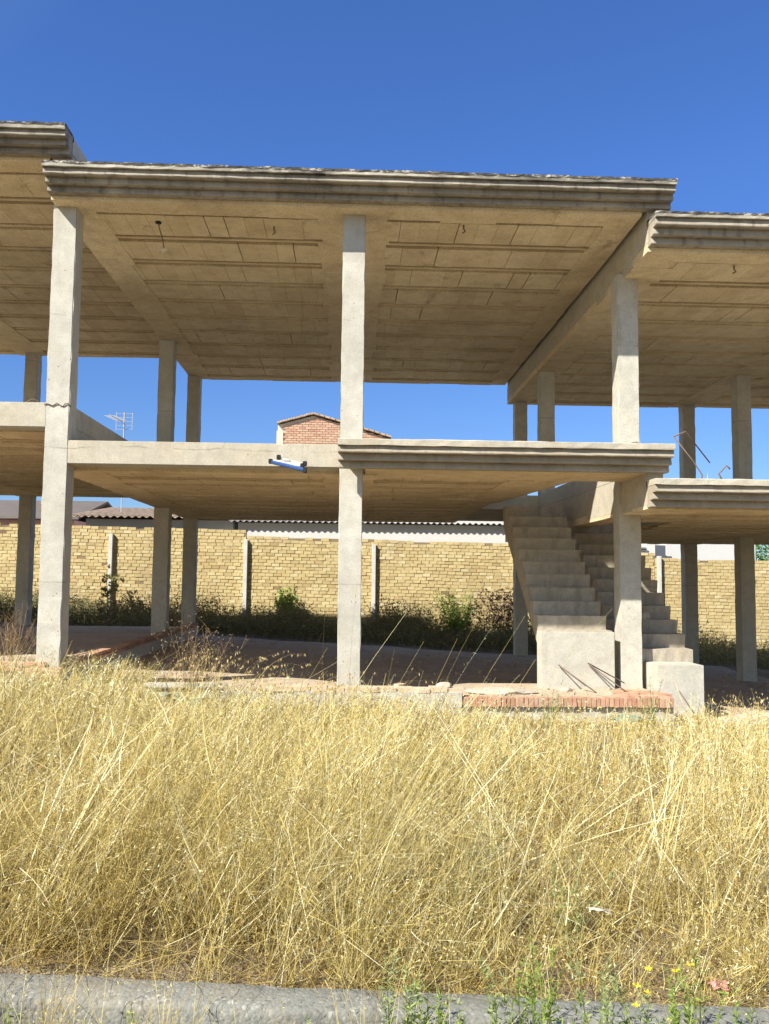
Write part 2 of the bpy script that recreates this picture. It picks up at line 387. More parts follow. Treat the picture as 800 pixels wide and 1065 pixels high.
def soffit(name, slab, x0, x1, y0, y1, zb, solids, holes=(), ypitch=0.88, ystart=None, blk=0.25, gap=.08):
    """hollow block ceiling: rows of blocks between joists (grooves), cast strips at the column lines"""
    V, Q, T = [], [], []
    def quad_box(ax, bx, ay, by, za, zc, t, tilt=0.0):
        i = len(V)
        for (x, y) in ((ax, ay), (bx, ay), (bx, by), (ax, by)):
            V.append((x, y, za+random.uniform(-tilt, tilt))); T.append(t)
        for (x, y) in ((ax, ay), (bx, ay), (bx, by), (ax, by)):
            V.append((x, y, zc)); T.append(t)
        Q.append((i, i+3, i+2, i+1))
        for k in range(4):
            Q.append((i+k, i+(k+1) % 4, i+4+(k+1) % 4, i+4+k))
    def clear(x, y):
        for a, b, c, d in list(solids)+list(holes):
            if a < x < b and c < y < d: return False
        return True
    y = (ystart if ystart is not None else y0+0.1)
    top = zb+0.095
    while y < y1-0.2:
        ya, yb = max(y+gap, y0), min(y+ypitch-gap-.07, y1)
        x = x0+random.uniform(0, 0.1)
        rowj = random.uniform(-.004, .004)
        while x < x1-0.05:
            L = blk*random.uniform(.97, 1.03)*(2 if random.random() < .08 else 1)
            xe = min(x+L, x1)
            cx = (x+xe)/2
            # split the row where it runs into a solid strip
            seg_y = [(ya, yb)]
            if (clear(x, ya+.02) or clear(xe, ya+.02) or clear(x, yb-.02) or clear(xe, yb-.02)) and not any(q0-.01 < xe and q1+.01 > x and q2 < yb and q3 > ya for q0, q1, q2, q3 in holes):
                z = zb+rowj+random.uniform(-.0025, .003)
                t = min(1, max(0, random.gauss(0.60, 0.10)))
                quad_box(x+0.0005, xe-random.choice((.001, .002, .002, .003, .004, .005, .012)), ya+random.uniform(0, .006), yb-random.uniform(0, .006), z, top, t, 0.001)
            x = xe
        # the joist itself, a plain strip between two dark grooves
        yj = min(y+ypitch-0.07, y1-.12)
        run = None
        for xx in np.arange(x0, x1+.04, .05):
            ok = xx < x1-.02 and clear(xx+.02, yj+.03)
            if ok and run is None: run = xx
            if not ok and run is not None:
                quad_box(run, xx, yj, yj+.07, zb+.007+random.uniform(-.001, .001), top, random.uniform(.3, .5), .001); run = None
        y += ypitch
    for a, b, c, d in solids:
        # cast concrete strips, in ragged lengths
        n = max(1, int((d-c)/0.55)); 
        if (b-a) > (d-c):
            m = max(1, int((b-a)/0.6)); es = np.linspace(a, b, m+1)
            for p, q in zip(es, es[1:]):
                quad_box(p, q, c, d+random.uniform(.0, .05), zb-0.009+random.uniform(-.003, .003), top, random.uniform(.45, .75))
        else:
            es = np.linspace(c, d, n+1)
            for p, q in zip(es, es[1:]):
                quad_box(max(a-random.uniform(-.02, .07), x0+.002), min(b+random.uniform(-.02, .07), x1-.002), p, q, zb-0.009+random.uniform(-.003, .003), top, random.uniform(.45, .8))
    return from_np(name, np.array(V), np.array(Q), M['soffit'], slab, np.array(T))

def cornice(x0, x1, zt, zb, y0=9.98, fas=0.085, parent=None, mats=('fascia', 'cornice'), steps=3):
    n = int((x1-x0)/0.12)
    bm = bmesh.new()
    bm_prof_x(bm, [(y0, zt-fas), (y0, zt-.008), (y0+.008, zt), (y0+.34, zt), (y0+.34, zt-fas)], x0, x1, n, 0.0035)
    f = from_bm('fascia_edge', bm, M[mats[0]], parent)
    if mats[0] == 'fascia':
        bm = bmesh.new(); bm_prof_x(bm, [(y0-.004, zt-.026), (y0-.006, zt+.002), (y0+.03, zt+.008), (y0+.33, zt+.006), (y0+.33, zt-.026)], x0-.003, x1+.003, n*2, .0042)
        from_bm('edge_crust', bm, M['crust'], parent)
    bm = bmesh.new()
    h = (zt-fas-zb)/steps
    pts = []
    for k in range(steps):
        yy = y0+0.03+0.085*k if k == 0 else y0+0.03+0.085*k
        za = zt-fas-.001-h*k
        pts += [(yy+.018, za), (yy+.006, za-h*0.5), (yy, za-h+.010), (yy+.005, za-h)]
    pts += [(y0+.325, zb), (y0+.325, zt-fas-.001)]
    bm_prof_x(bm, pts, x0+.004, x1-.004, n, 0.0015)
    c = from_bm('cornice', bm, M[mats[1]], parent)
    return c

def slab(name, pieces, z0, z1, mat='slab'):
    bm = bmesh.new()
    for i, p in enumerate(pieces):
        e = 0.0015*i
        if len(p) == 4 and not isinstance(p[0], (tuple, list)):
            bm_box(bm, p[0], p[1], p[2], p[3], z0+e, z1-e, 0.008)
        else:
            bm_prism(bm, p, z0+e, z1-e)
    return from_bm(name, bm, M[mat], B)

ML, MR = -3.62, 3.82; MRR = 3.89; RLR = 3.63 #    # ends of the middle slab
RL, LR = 3.58, -3.37     # right unit begins, left unit ends
# ---- roofs
zb, zt = ROOF['mid']
s = slab('roof_slab', [(ML, MRR, 10.28, 19.75)], zb+.09, zt-.006)
cornice(ML, MRR, zt, zb+.04, parent=s, fas=.062)
soffit('soffit', s, ML+.01, RL, 10.29, 19.73, zb, [(ML+.002, ML+.45, 10.3, 19.74), (XC-.42, XC+.42, 10.3, 19.74), (RL-.35, RL-.02, 10.3, 19.74), (ML+.43, XC-.36, 10.296, 10.62), (XC+.36, RL-.33, 10.296, 10.62), (ML+.43, XC-.36, 19.45, 19.733), (XC+.36, RL-.33, 19.45, 19.733)], ystart=10.62)
zb, zt = ROOF['left']
s = slab('roof_slab', [(-11.3, LR, 10.28, 19.75)], zb+.09, zt-.006)
cornice(-11.3, LR, zt, zb+.04, parent=s, fas=.07)
soffit('soffit', s, -11.28, ML-.01, 10.29, 19.73, zb, [(XLL-.3, XLL+.3, 10.3, 19.74), (-11.28, XLL-.28, 10.296, 10.6), (XLL+.28, ML-.02, 10.296, 10.6), (XLL+.28, ML-.02, 19.5, 19.733)], ystart=10.6)
zb, zt = ROOF['right']
s = slab('roof_slab', [(RLR, 12.2, 10.28, 19.75)], zb+.09, zt-.006)
cornice(RLR, 12.2, zt, zb+.045, parent=s, fas=.062)
soffit('soffit', s, RLR, 12.18, 10.29, 19.73, zb, [(RLR+.002, RL+.5, 10.3, 19.74), (XRR-.3, XRR+.3, 10.3, 19.74), (RL+.48, XRR-.28, 10.296, 10.6), (XRR+.28, 12.18, 10.3, 10.6), (RL+.52, XRR-.32, 19.5, 19.733)], ystart=10.6)
# upstand beams on the shared lines, between the stepped slabs
bm = bmesh.new(); bm_box(bm, RLR+.004, MRR-.004, 10.31, 19.73, ROOF['right'][0]+.006, ROOF['mid'][0]+.07, 0.006); from_bm('party_beam', bm, M['slab'], B)
bm = bmesh.new(); bm_box(bm, ML+.006, LR-.006, 10.31, 19.73, ROOF['mid'][0]+.1, ROOF['left'][0]+.09, 0.006); from_bm('party_beam', bm, M['slab'], B)

# ---- first floor
zb, zt = FLR['mid']
HOLE_Y = 16.3
s = slab('floor_slab', [(ML, 2.44, YA+.03, 19.75), (0.0, 2.45, 10.28, 11.0), (2.43, MR-.006, 10.285, 11.25), (2.42, MR-.01, HOLE_Y, 19.74),
                        [(2.43, 11.23), (2.93, 11.23), (2.52, 14.6), (2.43, 14.6)]], zb+.03, zt-.012)
bm = bmesh.new(); bm_box(bm, XL+CW/2-.01, XC-CW/2+.01, YA+.003, YA+.30, zb+.035, zt, 0.01); from_bm('edge_beam', bm, M['slab'], s)
cornice(XC-.16, MR, zt-.004, zb, parent=s, mats=('slab', 'cornice_low'), fas=0.075)
soffit('soffit', s, ML+.01, 2.42, YA+.31, 19.73, zb, [(ML+.002, ML+.5, YA+.31, 19.74), (XC-.3, XC+.3, YA+.31, 19.74), (ML+.52, XC-.32, YA+.314, YA+.5), (ML+.52, XC-.32, 19.5, 19.733), (XC+.32, 2.42, 19.5, 19.733), (2.1, 2.42, 11.3, 19.5)], ystart=YA+.45, ypitch=0.74, gap=.11)
bm = bmesh.new()
bm_box(bm, XC+.17, MR-.02, 10.3, 11.22, zb-.002, zb+.04, 0)
bm_prism(bm, [(2.425, 11.225), (2.92, 11.225), (2.51, 14.58), (2.425, 14.58)], zb-.003, zb+.035)
sm = from_bm('soffit', bm, M['soffit'], s)
a = sm.data.attributes.new('tint', 'FLOAT', 'POINT'); a.data.foreach_set('value', np.full(len(sm.data.vertices), 0.6, dtype=np.float32))
zb, zt = FLR['left']
s = slab('floor_slab', [(-11.3, LR, YA+.03, 19.75)], zb+.03, zt-.004)
bm = bmesh.new(); bm_box(bm, XLL+CW/2-.01, XL-CW/2+.01, YA+.003, YA+.30, zb, zt+.002, 0.01); bm_box(bm, -11.3, XLL-CW/2+.01, YA+.003, YA+.30, zb, zt+.002, 0.01); from_bm('edge_beam', bm, M['slab'], s)
soffit('soffit', s, -11.28, ML-.01, YA+.31, 19.73, zb, [(XLL-.3, XLL+.3, YA+.32, 19.74), (XLL+.32, ML-.02, YA+.324, YA+.5), (XLL+.32, ML-.02, 19.5, 19.733)], ystart=YA+.45, ypitch=0.74, gap=.11)
zb, zt = FLR['right']
H2 = (3.95, 4.75, 12.9, 16.2)
s = slab('floor_slab', [(RL, 12.2, 10.28, 12.9), (4.75, 12.19, 12.88, 19.75), (RL+.004, 4.76, 16.2, 19.74), (RL+.006, 3.95, 12.89, 16.21)], zb+.03, zt-.006)
cornice(RL, 12.2, zt, zb+.012, parent=s, mats=('slab', 'cornice_low'), fas=0.075)
soffit('soffit', s, RL, 12.18, 10.29, 19.73, zb, [(RL+.002, RL+.36, 10.3, 19.74), (XRR-.3, XRR+.3, 10.3, 19.74), (RL+.38, XRR-.32, 10.296, 10.6), (RL+.38, XRR-.32, 19.5, 19.733)], holes=[(H2[0]-.1, H2[1]+.1, H2[2]-.2, H2[3]+.2)], ystart=10.6, ypitch=0.74, gap=.11)
bm = bmesh.new(); bm_box(bm, RL+.004, MR-.03, 10.31, 19.73, zb+.004, FLR['mid'][0]+.05, 0.006); bm_box(bm, RL+.006, MR-.032, 11.2, 16.35, FLR['mid'][0]+.045, FLR['mid'][1]-.014, .006)
from_bm('party_beam', bm, M['slab'], B)
bm = bmesh.new(); bm_box(bm, ML+.006, LR-.006, YA+.29, 19.73, FLR['mid'][0]+.1, FLR['left'][0]+.08, 0.006); from_bm('party_beam', bm, M['slab'], B)

# ---- stairs
def stairs(x0, x1, y0, z0, n, tread, rise, zfloor, land_y=None, waist=0.17):
    pts = [(y0, z0-rise)]
    for k in range(n+1):
        pts.append((y0+tread*k, z0+rise*k)); pts.append((y0+tread*(k+1)+.028, z0+rise*k))
    ztop = z0+rise*n; yend = y0+tread*(n+1)
    if land_y: 
        pts[-1] = (land_y, ztop); pts.append((land_y, ztop-waist))
    pts.append((yend, ztop-waist-rise*.9))
    # sloping underside down to the base
    pts.append((y0+0.22, z0-rise*1.4))
    pts.append((y0+0.15, zfloor)); pts.append((y0, zfloor))
    out = []
    for p in pts:
        if not out or (abs(out[-1][0]-p[0])+abs(out[-1][1]-p[1])) > 1e-4: out.append(p)
    bm = bmesh.new(); bm_prof_x(bm, out, x0, x1, 16, 0.004)
    es = [e for e in bm.edges if abs((e.verts[0].co-e.verts[1].co).x) > 0.05 and False]
    return from_bm('staircase', bm, M['stair'], B)
st1 = stairs(2.52, 3.43, 11.23, -.64, 10, .255, .182, -1.45)
st2 = stairs(3.60, 4.56, 11.42, -.885, 11, .255, .182, -1.75, land_y=16.25)
bm = bmesh.new(); bm_box(bm, 2.50, 3.45, 11.19, 11.47, -1.42, -.655, 0.007); from_bm('stair_block', bm, M['column'], st1)
bm = bmesh.new(); bm_box(bm, 3.90, 4.50, 10.92, 11.416, -1.85, -1.045, 0.007); from_bm('stair_block', bm, M['column'], st2)

# ---- ground floors and plinths
bm = bmesh.new(); bm_box(bm, 1.40, 3.86, 10.33, 11.75, -1.9, -1.375, 0.015); from_bm('ground_floor', bm, M['floor'], B)
bm = bmesh.new(); bm_box(bm, -11.2, -3.31, 10.5, 19.85, -1.7, -1.11, 0.02); from_bm('ground_floor', bm, M['floor'], B)
bm = bmesh.new(); bm_box(bm, 1.385, 3.87, 10.29, 10.34, -1.95, -1.455, 0.006); from_bm('plinth_wall', bm, M['plaster'], B)
bm = bmesh.new(); bm_box(bm, -2.32, 1.36, 10.24, 10.44, -1.75, -1.30, 0.012); from_bm('plinth_wall', bm, M['plaster'], B)
bm = bmesh.new(); bm_box(bm, -2.32, -1.45, 10.2, 10.44, -1.27, -1.232, 0.008); from_bm('edge_strip', bm, M['column'], B)
bm = bmesh.new(); bm_box(bm, -3.345, -3.30, 10.6, 19.8, -1.6, -1.10, 0.004); bm_box(bm, -11.2, -3.34, 10.42, 10.47, -1.7, -1.11, .004); pl = from_bm('plinth_wall', bm, M['plaster'], B)

def bricks(name, items, mat, parent, bed=None):
    """items: (cx,cy,cz, lx,ly,lz, rotz, tint) boxes in one mesh"""
    it = np.array(items, dtype=float); n = len(it)
    c = np.array([(-1, -1, -1), (1, -1, -1), (1, 1, -1), (-1, 1, -1), (-1, -1, 1), (1, -1, 1), (1, 1, 1), (-1, 1, 1)])*0.5
    L = c[None]*it[:, None, 3:6]
    L += rng.uniform(-.003, .003, L.shape)
    ca, sa = np.cos(it[:, 6])[:, None], np.sin(it[:, 6])[:, None]
    V = np.stack([L[..., 0]*ca-L[..., 1]*sa+it[:, None, 0], L[..., 0]*sa+L[..., 1]*ca+it[:, None, 1], L[..., 2]+it[:, None, 2]], -1).reshape(-1, 3)
    F = np.array([(0, 1, 5, 4), (1, 2, 6, 5), (2, 3, 7, 6), (3, 0, 4, 7), (4, 5, 6, 7), (3, 2, 1, 0)])
    Q = (np.arange(n)[:, None, None]*8+F[None]).reshape(-1, 4)
    return from_np(name, V, Q, mat, parent, np.repeat(it[:, 7], 8))
# soldier course along the right bay
it = []
x = 1.37
while x < 3.83:
    w = random.uniform(.047, .062)
    if True:
        it.append((x+w/2, 10.30+random.uniform(-.01, .006), -1.415+random.uniform(-.008, .006), w-.007, .12, .105, random.uniform(-.04, .04), random.gauss(.5, .25)))
    x += w
bricks('brick_edging', it, M['red_brick'], B)
# flat brick patch round the right column
it = []
for i in range(6):
    for j in range(4):
        it.append((3.30+i*.125+random.uniform(-.02, .02)+.06*(j % 2), 10.40+j*.15+random.uniform(-.02, .02), -1.372+random.uniform(-.012, .012)-.0*i, .115, .14, .035, random.uniform(-.2, .2), random.gauss(.7, .2)))
bricks('brick_paving', [q for q in it if q[0] < 3.9], M['red_brick'], B)
# brick coping running back along the left plinth, and across its front
it = []
y = 10.62
while y < 19.6:
    for r in range(2):
        it.append((-3.37, y+.12, -1.085+r*.052, .13+random.uniform(0, .02), .235, .044, random.uniform(-.02, .02), random.gauss(.4, .25)))
    y += .245
x = -11.1
while x < -3.7:
    for r in range(2):
        it.append((x+.12, 10.46, -1.085+r*.052, .235, .12, .044, random.uniform(-.02, .02), random.gauss(.55, .25)))
    x += .245
for i in range(3):
    it.append((-3.62+i*.13, 10.40, -1.12, .12, .16, .10, random.uniform(-.05, .05), random.gauss(.8, .15)))
bricks('brick_coping', it, M['red_brick'], B)
# front edge of the middle floor: broken bricks
it = []
x = -1.42
while x < 1.36:
    if True:
        it.append((x+.1, 10.34+random.uniform(-.02, .02), -1.283+random.uniform(-.012, .008), .202, .20, .05, random.uniform(-.06, .06), random.gauss(.85, .2)))
    x += .2
bricks('brick_edging', it, M['floor_brick'], B)

# ---- steel left in the concrete
def wirepart(name, pts, r, mat='rust', parent=B):
    bm = bmesh.new(); tube(bm, pts, r, 6); return from_bm(name, bm, M[mat], parent, True)
def loop(x, y, z, s, rot):
    p = []
    for k in range(9):
        a = PI*k/8
        p.append((x+math.cos(rot)*s*math.cos(a), y+math.sin(rot)*s*math.cos(a), z-.03+s*1.3*math.sin(a)))
    wirepart('rebar_loop', p, .006)
for x, y, z, sc_, r in ((-3.86, 10.7, 2.06, .09, .3), (-2.6, 14.2, 1.60, .13, .1), (-2.75, 15.4, 1.6, .12, .4), (2.35, 10.8, 1.60, .07, .5), (3.55, 10.6, 1.60, .12, .1), (1.3, 12.0, 1.6, .12, .2), (4.55, 10.6, 1.19, .09, .6), (-1.9, 15, 1.6, .12, .4)):
    loop(x, y, z, sc_, r)
for x, y in ((-1.0, 10.95), (1.42, 10.75), (4.9, 10.72)):
    zz = ROOF['mid'][0] if x < 3 else ROOF['right'][0]
    wirepart('ceiling_hook', [(x, y, zz+.03), (x, y, zz-.05), (x+.02, y-.01, zz-.08), (x-.015, y+.01, zz-.10)], .010)
wirepart('starter_bar', [(4.22, 10.25, .98), (4.23, 10.22, 1.28), (4.12, 10.22, 1.45), (3.88, 10.2, 1.74)], .008)
wirepart('starter_bar', [(3.88, 10.2, 1.735), (4.03, 10.2, 1.80), (4.06, 10.22, 1.77), (4.36, 10.3, 1.44)], .009)
wirepart('starter_bar', [(4.30, 10.27, 1.02), (4.31, 10.25, 1.3)], .005, 'galv')
wirepart('starter_bar', [(4.50, 10.24, 1.19), (4.44, 10.24, 1.30), (4.47, 10.24, 1.33), (4.54, 10.24, 1.40), (4.58, 10.24, 1.36)], .010)
# a scrap of tie wire round the left column
wirepart('tie_wire', [(-3.66+.032*k, 10.49+.004*math.sin(k*2.1), 2.045+.018*math.sin(k*1.7)+.01*math.sin(k*4.3)) for k in range(11)], .006)

# a length of broken lamp flex hanging from the ceiling
h = empty('hanging_wire', (-2.46, 10.9, ROOF['mid'][0]), 'short broken wire hanging from a hole in the upper ceiling near the left column', 'wire')
bm = bmesh.new(); tube(bm, [(0, 0, .02), (.01, .0, -.08), (.05, .02, -.2), (.07, .05, -.33)], .008, 5); from_bm('flex', bm, M['rust'], h)
bm = bmesh.new()
for k in range(6):
    tube(bm, [(.07, .05, -.32), (.07+random.uniform(-.05, .05), .05+random.uniform(-.03, .03), -.36+random.uniform(-.05, .03))], .005, 4)
from_bm('frayed_end', bm, M['ivory'], h)
bm = bmesh.new(); bmesh.ops.create_cone(bm, segments=9, radius1=.04, radius2=.03, depth=.03, cap_ends=True); from_bm('ceiling_hole', bm, M['black'], h, loc=(0, 0, -.005))

# bracket on the edge beam
k = empty('wall_bracket', (-.72, 10.42, 1.36), 'blue and ivory metal bracket with black ends fixed to the lit edge beam', 'bracket')
bm = bmesh.new(); tube(bm, [(-.215, .0, .035), (.16, -.03, -.02)], .020, 6); from_bm('rail', bm, M['ivory'], k)
bm = bmesh.new(); tube(bm, [(-.13, .0, .075), (.18, -.03, .0)], .010, 6); from_bm('rail', bm, M['ivory'], k)
bm = bmesh.new(); tube(bm, [(-.20, -.02, .02), (.19, -.06, -.075)], .024, 6); from_bm('rail', bm, M['blue'], k)
for p in ((-.215, .0, .03), (.165, -.03, -.02), (.2, -.06, -.08), (-.12, .0, .08), (.195, -.03, .005)):
    bm = bmesh.new(); bm_box(bm, p[0]-.025, p[0]+.025, p[1]-.03, p[1]+.03, p[2]-.028, p[2]+.028, .006); from_bm('end_cap', bm, M['black'], k)
bm = bmesh.new(); bm_box(bm, -.06, .02, -.03, .085, -.02, .05, .004); from_bm('mount', bm, M['galv'], k)

# bent bars leaning on the stair block and on the right block
def rod(pts, label, r=.008):
    o = Vector(pts[0]); bm = bmesh.new(); tube(bm, [Vector(p)-o for p in pts], r, 6)
    e = from_bm('bent_rebar', bm, M['rust'], None, True, loc=o); tag(e, label, 'steel bar')
rod([(3.08, 10.75, -1.37), (2.72, 11.15, -1.08), (2.715, 11.17, -1.075), (2.98, 10.85, -1.30)], 'rusty hairpin bar leaning on the pale stair block, left of the pair')
rod([(3.47, 10.75, -1.37), (3.10, 11.15, -1.06), (3.095, 11.17, -1.05), (3.46, 10.85, -1.26)], 'rusty hairpin bar leaning on the stair block nearest the right column')
rod([(4.33, 10.72, -1.68), (4.17, 10.90, -1.36)], 'thin straight bar leaning on the low grey block at right')

# ------------------------------------------------------------------ boundary wall of buff bricks
W = empty('boundary_wall', (0, 24.3, -1.5), 'long wall of rough buff bricks between pale concrete posts behind the building', 'brick wall')
segs = [(-24, -10.2, 1.42), (-10.2, -6.49, 1.40), (-6.49, -2.81, 1.345), (-2.81, .73, 1.13), (.73, 4.7, 1.06), (4.7, 8.65, .84), (8.65, 12.6, .64), (12.6, 24, .45)]
it = []; bm = bmesh.new()
for x0, x1, zt in segs:
    nrow = int((zt+2.6)/.092)
    bm_box(bm, x0, x1, .010, .14, -1.2, zt+1.5-.03, 0)
    for r in range(nrow):
        z = zt-.047-.092*r
        x = x0-.11*(r % 2)+random.uniform(-.03, .03)
        while x < x1:
            w = .222+random.uniform(-.012, .012)
            a, b = max(x, x0), min(x+w, x1)
            if b-a > .05 and random.random() > .006 and not (r == 0 and random.random() < .18):
                cx = (a+b)/2
                it.append((cx, (.0595+random.gauss(0, .0032) if random.random() > .06 else .0655), z+1.5-.016*(cx-(x0+x1)/2)+random.gauss(0, .003)+.006*math.sin(cx*2.3+r*.3), b-a-.009-random.uniform(0, .014), .12, .083+random.uniform(-.007, .003), random.gauss(0, .004), random.gauss(.60, .17)))
            x += w
mw = from_bm('mortar_bed', bm, M['mortar'], W)
bricks('brick_courses', it, M['buff_brick'], W)
for x, zt in ((-10.2, 1.35), (-6.49, 1.17), (-2.81, 1.05), (.73, .95), (4.7, .8), (8.76, .72), (12.6, .5)):
    bm = bmesh.new(); bm_box(bm, x-.055, x+.055, -.11, .0, -.8, zt+1.5, .01); from_bm('post', bm, M['post'], W)

# ------------------------------------------------------------------ buildings beyond the wall
def corrugated(name, x0, x1, y0, y1, z0, z1, pitch, amp, mat, parent, thick=0.0):
    """sheet sloping from (y0,z0) up to (y1,z1), waves across x"""
    n = int((x1-x0)/pitch*8)
    xs = np.linspace(x0, x1, n+1); w = amp*np.cos(2*PI*(xs-x0)/pitch)
    V = np.concatenate([np.stack([xs, np.full(n+1, yy), zz+w], -1) for yy, zz in ((y0, z0), (y1, z1), (y0, z0-.012), (y1, z1-.012))])
    i = np.arange(n); k = n+1
    Q = np.concatenate([np.stack([i, i+1, i+1+k, i+k], -1), np.stack([i+2*k, i+3*k, i+1+3*k, i+1+2*k], -1), np.stack([i, i+2*k, i+1+2*k, i+1], -1), np.stack([i+k, i+k+1, i+1+3*k, i+3*k], -1)])
    return from_np(name, V, Q, mat, parent, smooth=False)

b = empty('white_barn', (0, 24.75, -1.5), 'low white barn with a corrugated sheet roof just behind the brick wall', 'barn')
bm = bmesh.new(); bm_prof_x(bm, [(0, -.3), (0, 3.05), (6, 3.8), (6, -.3)], -3.1, 6.2); from_bm('wall', bm, M['render_white'], b)
corrugated('roof', -3.35, 6.4, -.2, 6.2, 3.09, 3.9, .17, .025, M['sheet'], b)

b = empty('tiled_house', (0, 26.3, -1.5), 'low grey house with a brown clay tile roof at left behind the wall', 'house')
bm = bmesh.new(); bm_prof_x(bm, [(0, -.3), (0, 3.2), (4.2, 3.75), (8, 3.2), (8, -.3)], -7.8, -3.45); from_bm('wall', bm, M['render_grey_shadow'], b)
corrugated('roof', -8.15, -3.3, -.35, 4.2, 3.27, 3.86, .21, .032, M['tile'], b)
corrugated('roof', -8.15, -3.3, 8.3, 4.2, 3.27, 3.86, .21, .032, M['tile'], b)
b = empty('dark_roof_house', (0, 30, -1.5), 'small pale pink house with a dark low roof at the far left edge', 'house')
bm = bmesh.new(); bm_box(bm, -16, -9.3, 0, 6, -.3, 3.4, .02); from_bm('wall', bm, M['pinkroof'], b)
bm = bmesh.new(); bm_prof_x(bm, [(-.5, 3.38), (-.5, 3.46), (3, 4.3), (6.5, 3.46), (6.5, 3.38), (3, 4.2)], -16.3, -9.0, 4, .01); from_bm('roof', bm, M['dark_roof'], b)
bm = bmesh.new(); bm_box(bm, -11.2, -10.7, 2.2, 2.7, 3.9, 4.75, .02); from_bm('chimney', bm, M['tile'], b)

b = empty('white_house', (0, 26.8, -1.9), 'white rendered house with a small grille window and gable shadow shaped as a grey sloping end at right', 'house')
bm = bmesh.new(); bm_box(bm, 9.9, 12.75, .0, 7, -.3, 3.12, .01); bm_box(bm, 7.3, 9.25, -.9, 5, -.3, 3.02, .01); from_bm('wall', bm, M['render_white'], b)
bm = bmesh.new(); bm_prism(bm, [(9.22, -.95), (9.92, -.45), (9.92, 6), (9.22, 6)], -.3, 2.68); bm_prism(bm, [(9.22, -.95), (9.65, -.65), (9.92, 6), (9.22, 6)], 2.6, 3.0); from_bm('gable_shadow_wall', bm, M['render_grey_shadow'], b)  # gable shadow built as grey wedges, the shade put into their colour
bm = bmesh.new(); bm_box(bm, 8.25, 8.95, -.94, -.9, 2.62, 2.92, .004); w_ = from_bm('window', bm, M['glass_dark'], b)
bm = bmesh.new()
for i in range(6): bm_box(bm, 8.22, 8.98, -.97, -.945, 2.63+i*.05, 2.645+i*.05, 0)
from_bm('grille', bm, M['galv'], w_)
bm = bmesh.new(); bm_box(bm, 9.86, 12.8, -.01, 7.2, 3.125, 3.19, .01); from_bm('roof', bm, M['render_white'], b)

# gable house: rows of red bricks, tiled roof
G = empty('gable_house', (0, 34, -2), 'red brick gable with a thin tiled roof rising above the first floor slab', 'house')
gp = [(-2.82, 8.02), (-1.42, 8.42), (1.62, 7.55)]
bm = bmesh.new()
pts = [(-2.8, 0), (-2.8, 7.98), (-1.42, 8.37), (1.6, 7.5), (1.6, 0)]
a1 = [bm.verts.new((x, .04, z)) for x, z in pts]; a2 = [bm.verts.new((x, 9, z)) for x, z in pts]
bm.faces.new(a1); bm.faces.new(a2)
for i in range(5): bm.faces.new((a1[i], a1[(i+1) % 5], a2[(i+1) % 5], a2[i]))
from_bm('wall', bm, M['paper'], G)
it = []
for r in range(24):
    z = 8.33-.092*r
    x = -2.5-.12*(r % 2)
    while x < 1.58:
        top = 7.98+(x+2.8)*.283 if x < -1.42 else 8.37-(x+1.42)*.288
        if z+.05 < top: it.append((x+.11, .03, z, .212, .09, .077, 0, random.gauss(.75, .2)))
        x += .225
bricks('gable_bricks', it, M['red_brick'], G)
bm = bmesh.new()
bm_box(bm, -2.84, -2.58, -.025, .3, 0, 7.75, .01); from_bm('corner_render', bm, M['paper'], G)
for (xa, za), (xb, zb_) in ((gp[0], gp[1]), (gp[1], gp[2])):
    bm = bmesh.new()
    n = 14
    for i in range(n):
        t0, t1 = i/n, (i+1)/n+.01
        ax, az, bx, bz = xa+(xb-xa)*t0, za+(zb_-za)*t0, xa+(xb-xa)*t1, za+(zb_-za)*t1
        j = random.uniform(-.008, .008)
        v = [bm.verts.new(p) for p in ((ax, -.15, az+j), (bx, -.15, bz+j), (bx, -.15, bz+.06+j), (ax, -.15, az+.07+j))]
        v2 = [bm.verts.new((q.co.x, 9.1, q.co.z)) for q in v]
        bm.faces.new(v); bm.faces.new(v2)
        for q in range(4): bm.faces.new((v[q], v[(q+1) % 4], v2[(q+1) % 4], v2[q]))
    from_bm('roof', bm, M['tile'], G)

# television aerial standing on the tiled house
A = empty('television_aerial', (-7.08, 27.5, .6), 'thin television aerial mast with pale grid rising beyond the tiled roof', 'aerial')
bm = bmesh.new(); tube(bm, [(0, 0, 0), (0, 0, 4.55)], .022, 6); from_bm('mast', bm, M['galv'], A)
bm = bmesh.new()
for zz in np.linspace(4.0, 4.5, 5): tube(bm, [(-.24, -.05, zz), (.24, .05, zz+.02)], .009, 4)
for xx in (-.24, .24): tube(bm, [(xx, xx*.17, 3.96), (xx, xx*.17, 4.55)], .009, 4)
from_bm('grid', bm, M['galv_white'], A)
bm = bmesh.new(); tube(bm, [(-.05, 0, 4.25), (-.2, -.9, 4.3)], .016, 4)
for t in np.linspace(.2, 1, 6): tube(bm, [(-.05-.15*t-.18, -.9*t, 4.27), (-.05-.15*t+.18, -.9*t, 4.27)], .010, 4)
from_bm('boom', bm, M['galv_white'], A)

